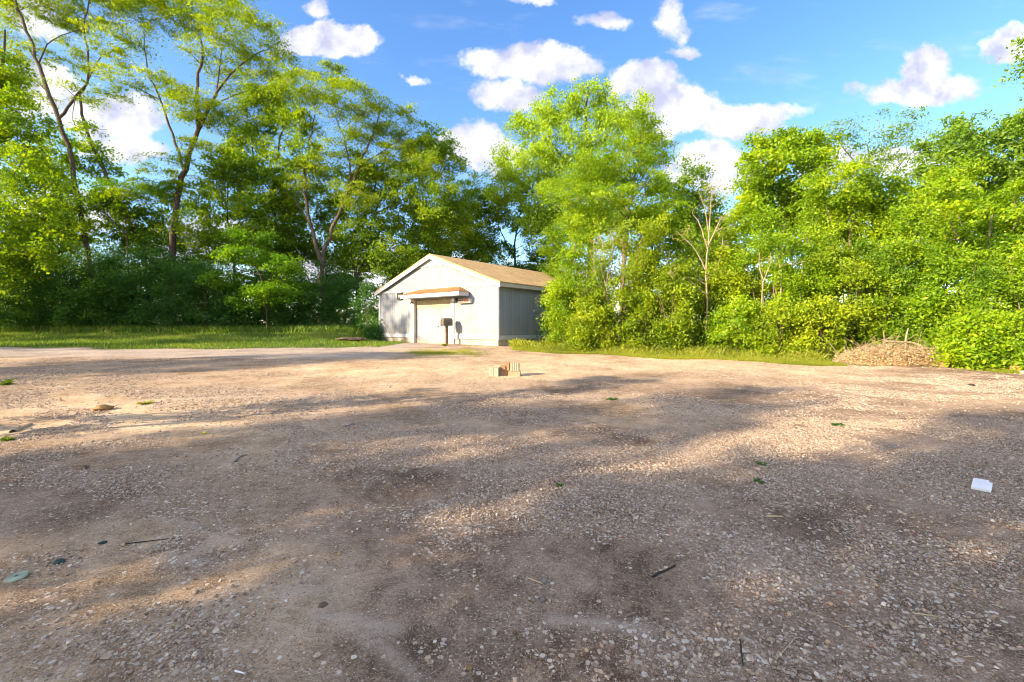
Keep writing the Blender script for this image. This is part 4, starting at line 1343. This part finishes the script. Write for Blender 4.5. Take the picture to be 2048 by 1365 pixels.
g = G(1010, 752)
YB = g[1]
k = YB / FPX
block('upright cinder block at the front left of the block heap', 990, YB, -.01, 20 * k, .21, .2, 'concrete_pale', R(-16), ribs=True)
block('block lying flat at the front right of the block heap', 1029, YB, -.01, 24 * k, .12, .18, 'concrete', R(-4))
block('ribbed pale block standing on the flat front right block', 1030, YB + .02, .112, 17 * k, .19, .16, 'concrete_pale', R(-8), ribs=True)
block('shaded block at the back middle under the small blocks', 1009, YB + .12, -.01, 20 * k, .13, .18, 'concrete_warm', R(6))
block('small orange-tinted block on top of the middle of the heap', 1006, YB + .10, .122, 11 * k, .10, .12, 'concrete_warm', R(-3))
block('narrow brown block standing beside the ribbed pale block', 1016, YB + .10, .122, 8 * k, .17, .10, 'concrete_warm', R(-12))
block('pale block at the back left of the heap', 995, YB + .26, -.01, 15 * k, .23, .14, 'concrete_pale', R(-5))


def rock(name, label, cat, px, py, size, m, flat=.7, seed=1, parent_loc=None):
    r = np.random.default_rng(seed)
    p = G(px, py)
    v, f = ico()
    # one subdivision
    edge, V, F = {}, [tuple(q) for q in v], []
    def midp(a, b):
        kk = (min(a, b), max(a, b))
        if kk not in edge:
            q = (np.array(V[a]) + np.array(V[b])) / 2
            V.append(tuple(q / np.linalg.norm(q)))
            edge[kk] = len(V) - 1
        return edge[kk]
    for a, b, c in f:
        ab, bc, ca = midp(a, b), midp(b, c), midp(c, a)
        F += [(a, ab, ca), (b, bc, ab), (c, ca, bc), (ab, bc, ca)]
    V = np.array(V)
    V = V * (1 + r.uniform(-.2, .2, (len(V), 1))) * np.array([size * .5, size * .42, size * .5 * flat])
    V[:, 2] += size * .5 * flat * .6
    o = mesh_np(name, V, [np.array(F)], M[m])
    o.location = tuple(p)
    o.rotation_euler = (0, 0, r.uniform(0, 6))
    return tag(o, label, cat)


rock('rock', 'tan pointed rock at the right foot of the brush pile', 'rock', 1888, 735, .28, 'clod_tan', .7, 3)
rock('rock', 'white flat stone on the weedy margin left of the brush pile', 'rock', 1631, 712, .22, 'whitescrap', .4, 4)
rock('broken_brick', 'orange broken brick at the right edge of the lot', 'brick', 2033, 742, .24, 'brickorange', .8, 5)
rock('rock', 'pinkish stone beside the orange broken brick', 'rock', 2046, 748, .16, 'stonebig', .6, 6)
rock('dirt_clod', 'clump of straw-coloured earth on the sunlit gravel at left', 'clod', 207, 820, .26, 'clod_tan', .4, 7)
rock('dirt_clod', 'dark crumbly clod in the shaded gravel at left', 'clod', 165, 938, .09, 'clod', .5, 8)
rock('dirt_clod', 'root-matted dark clod on bare dirt near the bottom', 'clod', 645, 1213, .06, 'clod', .28, 9)
rock('dirt_clod', 'smaller earth lump just right of the root-matted clod', 'clod', 672, 1228, .045, 'clod', .25, 19)
rock('rock', 'grey pebble pair left stone on the bare dirt', 'rock', 1066, 1203, .030, 'stickgrey', .8, 10)
rock('rock', 'grey pebble pair right stone on the bare dirt', 'rock', 1085, 1202, .028, 'stickgrey', .8, 11)
rock('rock', 'grey stone touching the straw near the centre bottom', 'rock', 1088, 1165, .045, 'stickgrey', .7, 12)
rock('dirt_clod', 'black clod on the pale gravel at the far right', 'clod', 1943, 772, .13, 'stickdark', .4, 13)
rock('dirt_mound', 'low mound of brown earth at the bank end by the garage', 'mound', 700, 682, 1.5, 'clod', .16, 14)
rock('rag', 'dark teal rag crumpled in the gravel at lower left', 'rag', 118, 1126, .07, 'glove', .3, 15)
rock('rag', 'smaller teal rag further up the gravel at left', 'rag', 205, 1087, .05, 'glove', .3, 16)
rock('brick_chip', 'orange brick chip on bare dirt below the root-matted clod', 'chip', 692, 1252, .032, 'brickorange', .4, 17)
rock('rock', 'small tan stone near the bottom edge, below the centre', 'rock', 938, 1338, .030, 'clod_tan', .6, 18)


def stick(name, label, cat, pts, r, m, lift=.006):
    W = [G(*p) for p in pts]
    c = W[0].copy()
    W = [w - c + np.array([0, 0, lift]) for w in W]
    W = smooth_path(W, 3, 0) if len(W) > 2 else np.array(W)
    o = MB().tube(W, np.linspace(r, r * .6, len(W)), 6).build(name, M[m])
    o.location = tuple(c)
    return tag(o, label, cat)


stick('stick', 'knobbly dark stick lying right of centre near the bottom', 'stick', [(1305, 1157), (1318, 1148), (1332, 1143), (1351, 1133)], .007, 'stickdark')
stick('rod', 'straight dark rod on the dirt near the bottom edge', 'rod', [(1480, 1283), (1486, 1334)], .005, 'stickdark')
stick('straw_stalk', 'pale straight stalk slanting beside the dark rod', 'stalk', [(1551, 1323), (1592, 1277)], .003, 'straw')
stick('straw_stalk', 'pale stalk lying level in the gravel at lower right', 'stalk', [(1825, 1229), (1876, 1236)], .004, 'straw')
stick('straw_stalk', 'short straw resting against the grey centre stone', 'stalk', [(1056, 1158), (1085, 1170)], .004, 'straw')
stick('bark_strip', 'tan wood splinter in the pale gravel right of centre', 'splinter', [(1533, 1034), (1565, 1035)], .008, 'straw')
stick('stick', 'grey bent twig in the shade left of centre', 'stick', [(471, 925), (480, 915), (494, 911)], .012, 'stickgrey')
stick('stick', 'short thick grey stick on the shade edge left of centre', 'stick', [(688, 855), (710, 850)], .018, 'stickgrey')
stick('log', 'pale weathered log end in the sunlit gravel at far left', 'log', [(25, 866), (62, 850)], .035, 'bark_pale')
stick('plastic_strip', 'white plastic splinter near the bottom edge at left', 'splinter', [(470, 1345), (489, 1350)], .004, 'whitescrap')
stick('stick', 'thin brown twig above the bottom left gravel patch', 'stick', [(250, 1090), (300, 1084), (350, 1078)], .004, 'stickdark')
stick('stick', 'rusty flat twig at the right edge gravel', 'stick', [(2020, 1057), (2046, 1062)], .008, 'clod_tan')

# sage disc
p = G(34, 1157)
o = MB().lathe([(.010, .0), (.010, .012), (.046, .012), (.050, .008), (.050, 0)], None, 24).build('plastic_disc', M['disc'])
o.location = tuple(p + np.array([0, 0, .004])); o.rotation_euler = (R(6), R(-4), 0)
tag(o, 'round sage-green plastic disc with a centre hole at the left edge', 'disc')
# white siding offcut
p = G(1964, 978)
o = empty('siding_offcut', p, R(-50))
tag(o, 'white ribbed vinyl offcut lying on the gravel at right', 'scrap')
Mt = Matrix.Translation((0, 0, .02)) @ Matrix.Rotation(R(9), 4, 'X')
b = MB()
b.box(-.058, .036, -.10, .105, 0, .022, Mt)
b.box(.0365, .058, -.10, .07, 0, .020, Mt)
for xx in (-.034, -.010, .014):
    b.box(xx, xx + .004, -.098, .103, .0222, .0245, Mt)
b.build('body', M['whitescrap'], o, bevel=.002)


def leafbit(name, label, cat, px, py, n, size, m, spread=.06, hgt=.02):
    """a rosette: every leaf springs from the same root"""
    p = G(px, py)
    a = rng.uniform(0, 2 * np.pi, n)
    el = rng.uniform(.05, .9 if hgt > .025 else .45, n)
    L = spread * rng.uniform(.5, 1.4, n)
    D = np.stack([np.cos(a) * np.cos(el), np.sin(a) * np.cos(el), np.sin(el)], 1)
    S = np.stack([-np.sin(a), np.cos(a), np.zeros(n)], 1)
    root = np.zeros((n, 3)) + np.array([0, 0, .003])
    mid = root + D * L[:, None] * .6
    w = (size * .35 * rng.uniform(.7, 1.2, n))[:, None]
    tip = root + D * L[:, None] + np.array([0, 0, -.15]) * L[:, None]
    V = np.stack([root, mid + S * w, tip, mid - S * w], 1).reshape(-1, 3)
    F = np.arange(n * 4).reshape(-1, 4)
    r = rng.random(n)
    o = mesh_np(name, V, [F], M[m], attrs={'rnd': np.repeat(r, 4), 'clump': np.repeat(r * .5 + .3, 4)})
    o.location = tuple(p)
    return tag(o, label, cat)


leafbit('dandelion', 'small yellow flower head in the sunlit gravel', 'flower', 408, 868, 16, .05, 'yellow', .03, .03)
leafbit('fallen_leaf', 'single lime leaf on the shaded gravel centre', 'leaf', 1062, 1016, 2, .04, 'leafgreen', .006, .012)
leafbit('leaf_sprig', 'green leafy sprig dropped on the dappled gravel', 'sprig', 1525, 930, 22, .05, 'leaf_hedge', .06)
leafbit('leaf_sprig', 'lower wilted sprig below the green sprig', 'sprig', 1518, 964, 16, .045, 'leaf_hedge', .05)
leafbit('leaf_sprig', 'long sprig on the gravel up and right of the others', 'sprig', 1680, 852, 26, .06, 'leaf_hedge', .10)
leafbit('weed_tuft', 'dark weed tuft in the gravel centre right', 'weed', 1224, 800, 30, .06, 'leaf_hedge', .09)
leafbit('weed_tuft', 'small flat weed in the shaded gravel centre', 'weed', 1120, 972, 24, .035, 'leaf_hedge', .05)
leafbit('weed_tuft', 'light weed tuft in the sunlit gravel beside the clod', 'weed', 290, 808, 50, .05, 'blade_sun', .12)
leafbit('weed_tuft', 'green weeds at the left edge sunlit gravel', 'weed', 12, 770, 90, .04, 'blade', .16, .05)
leafbit('weed_tuft', 'small weed tuft near the left edge below the pale log', 'weed', 14, 882, 50, .03, 'blade', .07, .03)
leafbit('weed_tuft', 'weeds sprouting at the mailbox post foot', 'weed', 889, 692, 60, .10, 'blade_sun', .16, .07)

# brush pile
def brush_pile():
    p = G(1790, 728)
    Y0 = p[1] + .25
    x0 = (1795 - 1024) / FPX * Y0
    gz = float(H(x0, Y0))
    o = empty('brush_pile', (x0, Y0, gz))
    o.scale = (1.15, 1, .80)
    tag(o, 'tan heap of dry brush and soil at the edge of the lot', 'brush pile')
    n = 40
    X, Yy = np.meshgrid(np.linspace(-1.5, 1.6, n), np.linspace(-.9, 1.0, n))
    r = (X / 1.45) ** 2 + (Yy / .85) ** 2
    Z = .52 * np.clip(1 - r, 0, 1) ** .5 * (.35 + 1.0 * fbm(X, Yy, 1.6, 3, 55)) + .10 * (fbm(X, Yy, 7, 2, 56) - .5) - .06
    i = np.arange(n - 1)[:, None] * n + np.arange(n - 1)[None, :]
    F = np.stack([i, i + 1, i + n + 1, i + n], -1).reshape(-1, 4)
    mesh_np('mound', np.stack([X.ravel(), Yy.ravel(), Z.ravel()], 1), [F], M['clod_tan'], o, smooth=True)
    A = Acc()
    def zt(x, y):
        return float(.48 * max(0, 1 - (x / 1.45) ** 2 - (y / .85) ** 2) ** .5)
    for k in range(1100):
        a, rr = rng.uniform(0, 6.28), rng.random() ** .5
        x, y = 1.5 * rr * math.cos(a), .9 * rr * math.sin(a)
        z = zt(x, y) + rng.uniform(0, .05)
        L = rng.uniform(.08, .34) if k % 5 else rng.uniform(.4, .9)
        d = rng.normal(0, 1, 3) * np.array([1, .7, .6]) + np.array([0, 0, .25]); d /= np.linalg.norm(d)
        q0 = np.array([x, y, z]); q2 = q0 + d * L; q1 = (q0 + q2) / 2 + rng.normal(0, .03, 3)
        A.add(*tube_np(np.array([q0, q1, q2]), np.array([.007, .005, .003]) * rng.uniform(.5, 1.5), 4))
    V, F = A.get()
    tw = mesh_np('twigs', V, [F], M['bark_pale'], o)
    tw['kind'] = 'stuff'
    n = 9000
    a, rr = rng.uniform(0, 6.28, n), rng.random(n) ** .5
    x, y = 1.55 * rr * np.cos(a), .95 * rr * np.sin(a)
    z = .50 * np.clip(1 - (x / 1.45) ** 2 - (y / .85) ** 2, 0, 1) ** .5 * (.55 + .7 * fbm(x, y, 1.6, 3, 55)) + rng.gamma(1.2, .05, n) - .02
    V, F, aa, bb = leaves_np(np.stack([x, y, z], 1), .055, rng.random(n), (0, -.5, .6))
    lv = mesh_np('dry_leaves', V, [F], M['leaf_dry'], o, attrs={'rnd': aa, 'clump': bb})
    lv['kind'] = 'stuff'
    kk = Y0 / FPX
    def rel(px, py, dy=0):
        q = P(px, py, Y0 + dy)
        return q - np.array([x0, Y0, gz])
    MB().tube(smooth_path([rel(1770, 672), rel(1822, 676, -.1), rel(1850, 690, -.3), rel(1905, 692, -.3)], 4), np.linspace(.035, .018, 13), 7).build('branch', M['bark_pale'], o)
    MB().tube(smooth_path([rel(1730, 690, .1), rel(1765, 670, .2), rel(1800, 660, .2)], 4), np.linspace(.02, .008, 9), 6).build('branch', M['bark_pale'], o)
    MB().tube(smooth_path([rel(1808, 690, .2), rel(1808, 665, .2), rel(1812, 640, .25)], 4), np.linspace(.028, .016, 9), 7).build('stump_stem', M['bark_pale'], o)
    return o


brush_pile()


# ------------------------------------------------------------------ grass and weeds
def blades(name, label, x, y, hgt, wid, m, lean=.35):
    n = len(x)
    z = H(x, y) - .01
    a = rng.uniform(0, 2 * np.pi, n)
    h = hgt * rng.uniform(.45, 1.25, n)
    w = wid * rng.uniform(.7, 1.3, n)
    ln = h * np.abs(rng.normal(0, lean, n))
    b = rng.uniform(0, 2 * np.pi, n)
    dx, dy = np.cos(a) * w / 2, np.sin(a) * w / 2
    V = np.stack([np.stack([x - dx, y - dy, z], 1), np.stack([x + dx, y + dy, z], 1),
                  np.stack([x + dx * .7 + np.cos(b) * ln * .4, y + dy * .7 + np.sin(b) * ln * .4, z + h * .6], 1),
                  np.stack([x + np.cos(b) * ln, y + np.sin(b) * ln, z + h], 1)], 1).reshape(-1, 3)
    F = np.arange(n * 4).reshape(-1, 4)
    cl = fbm(x, y, .7, 3, 21)
    o = mesh_np(name, V, [F], M[m], attrs={'rnd': np.repeat(rng.random(n), 4), 'clump': np.repeat(cl, 4)})
    return tag(o, label, None, None, 'stuff')


n = 150000
y = rng.uniform(17.2, 33, n)
x = rng.uniform(-40, -5.6, n)
nz = fbm(x, y, .5, 4, 90)
yb = 18.0 + 1.6 * (nz - .5) + .12 * np.abs(x + 15)
kp = (y > yb + .2) & (rng.random(n) < .25 + 1.1 * fbm(x, y, .8, 3, 22) * ss(y, yb, yb + 2.5)) & (x > -1.25 * y) & ~((x > -8.2) & (y > 24.3))
x, y = x[kp], y[kp]
blades('grass', 'short mown grass covering the bank in front of the hedge', x, y, .13, .022, 'blade')
n = 24000
x = rng.uniform(-40, -8, n); y = 28.3 + rng.uniform(-2.4, 1.5, n) + 0 * x
kp = x > -1.25 * y
blades('tall_grass', 'taller grass fringe at the foot of the dark hedge', x[kp], y[kp], .36, .03, 'blade')
n = 95000
t = rng.uniform(0, 1.15, n)
x = 13 * t
marg = 18.4 - 6.9 * np.clip(t, 0, 1.2) ** .8
y = marg + rng.gamma(1.6, .45, n) - .75 + 1.2 * (fbm(x, x * 0, .6, 3, 91) - .5)
kp = ~((x > 9.3) & (x < 11.9) & (y < 14)) & (x < 12.4)
hh = .07 + .26 * ss(y[kp] - marg[kp], -.3, 1.1) * (.5 + fbm(x[kp], y[kp], 1.1, 3, 66))
blades('weeds', 'sunlit grass and weeds along the right margin of the lot', x[kp], y[kp], hh, .02, 'blade_sun', .5)
n = 3500
pts = np.array([G(px, py) for px, py in zip(rng.normal(885, 42, 160), rng.normal(706, 3, 160))])
i = rng.integers(0, len(pts), n)
x, y = pts[i, 0] + rng.normal(0, .12, n), pts[i, 1] + rng.normal(0, .10, n)
blades('weed_patch', 'thin green weed patch on the lot before the garage door', x, y, .06, .015, 'blade_sun', .6)
# sparse dry straws in the foreground
n = 900
y = 1.6 + 6 * rng.random(n) ** 1.4
x = rng.uniform(-1.2, 1.2, n) * y
A = Acc()
z = H(x, y)
for i in range(n):
    L = rng.uniform(.015, .07)
    a = rng.uniform(0, 6.28)
    q = np.array([x[i], y[i], z[i] + .006])
    d = np.array([math.cos(a), math.sin(a), rng.uniform(-.05, .2)]) * L
    A.add(*tube_np(np.array([q, q + d / 2 + rng.normal(0, .003, 3), q + d]), np.array([.0012, .0014, .0008]), 4))
V, F = A.get()
o = mesh_np('litter', V, [F], M['straw'])
tag(o, 'scattered bits of straw and twig over the dirt', None, None, 'stuff')
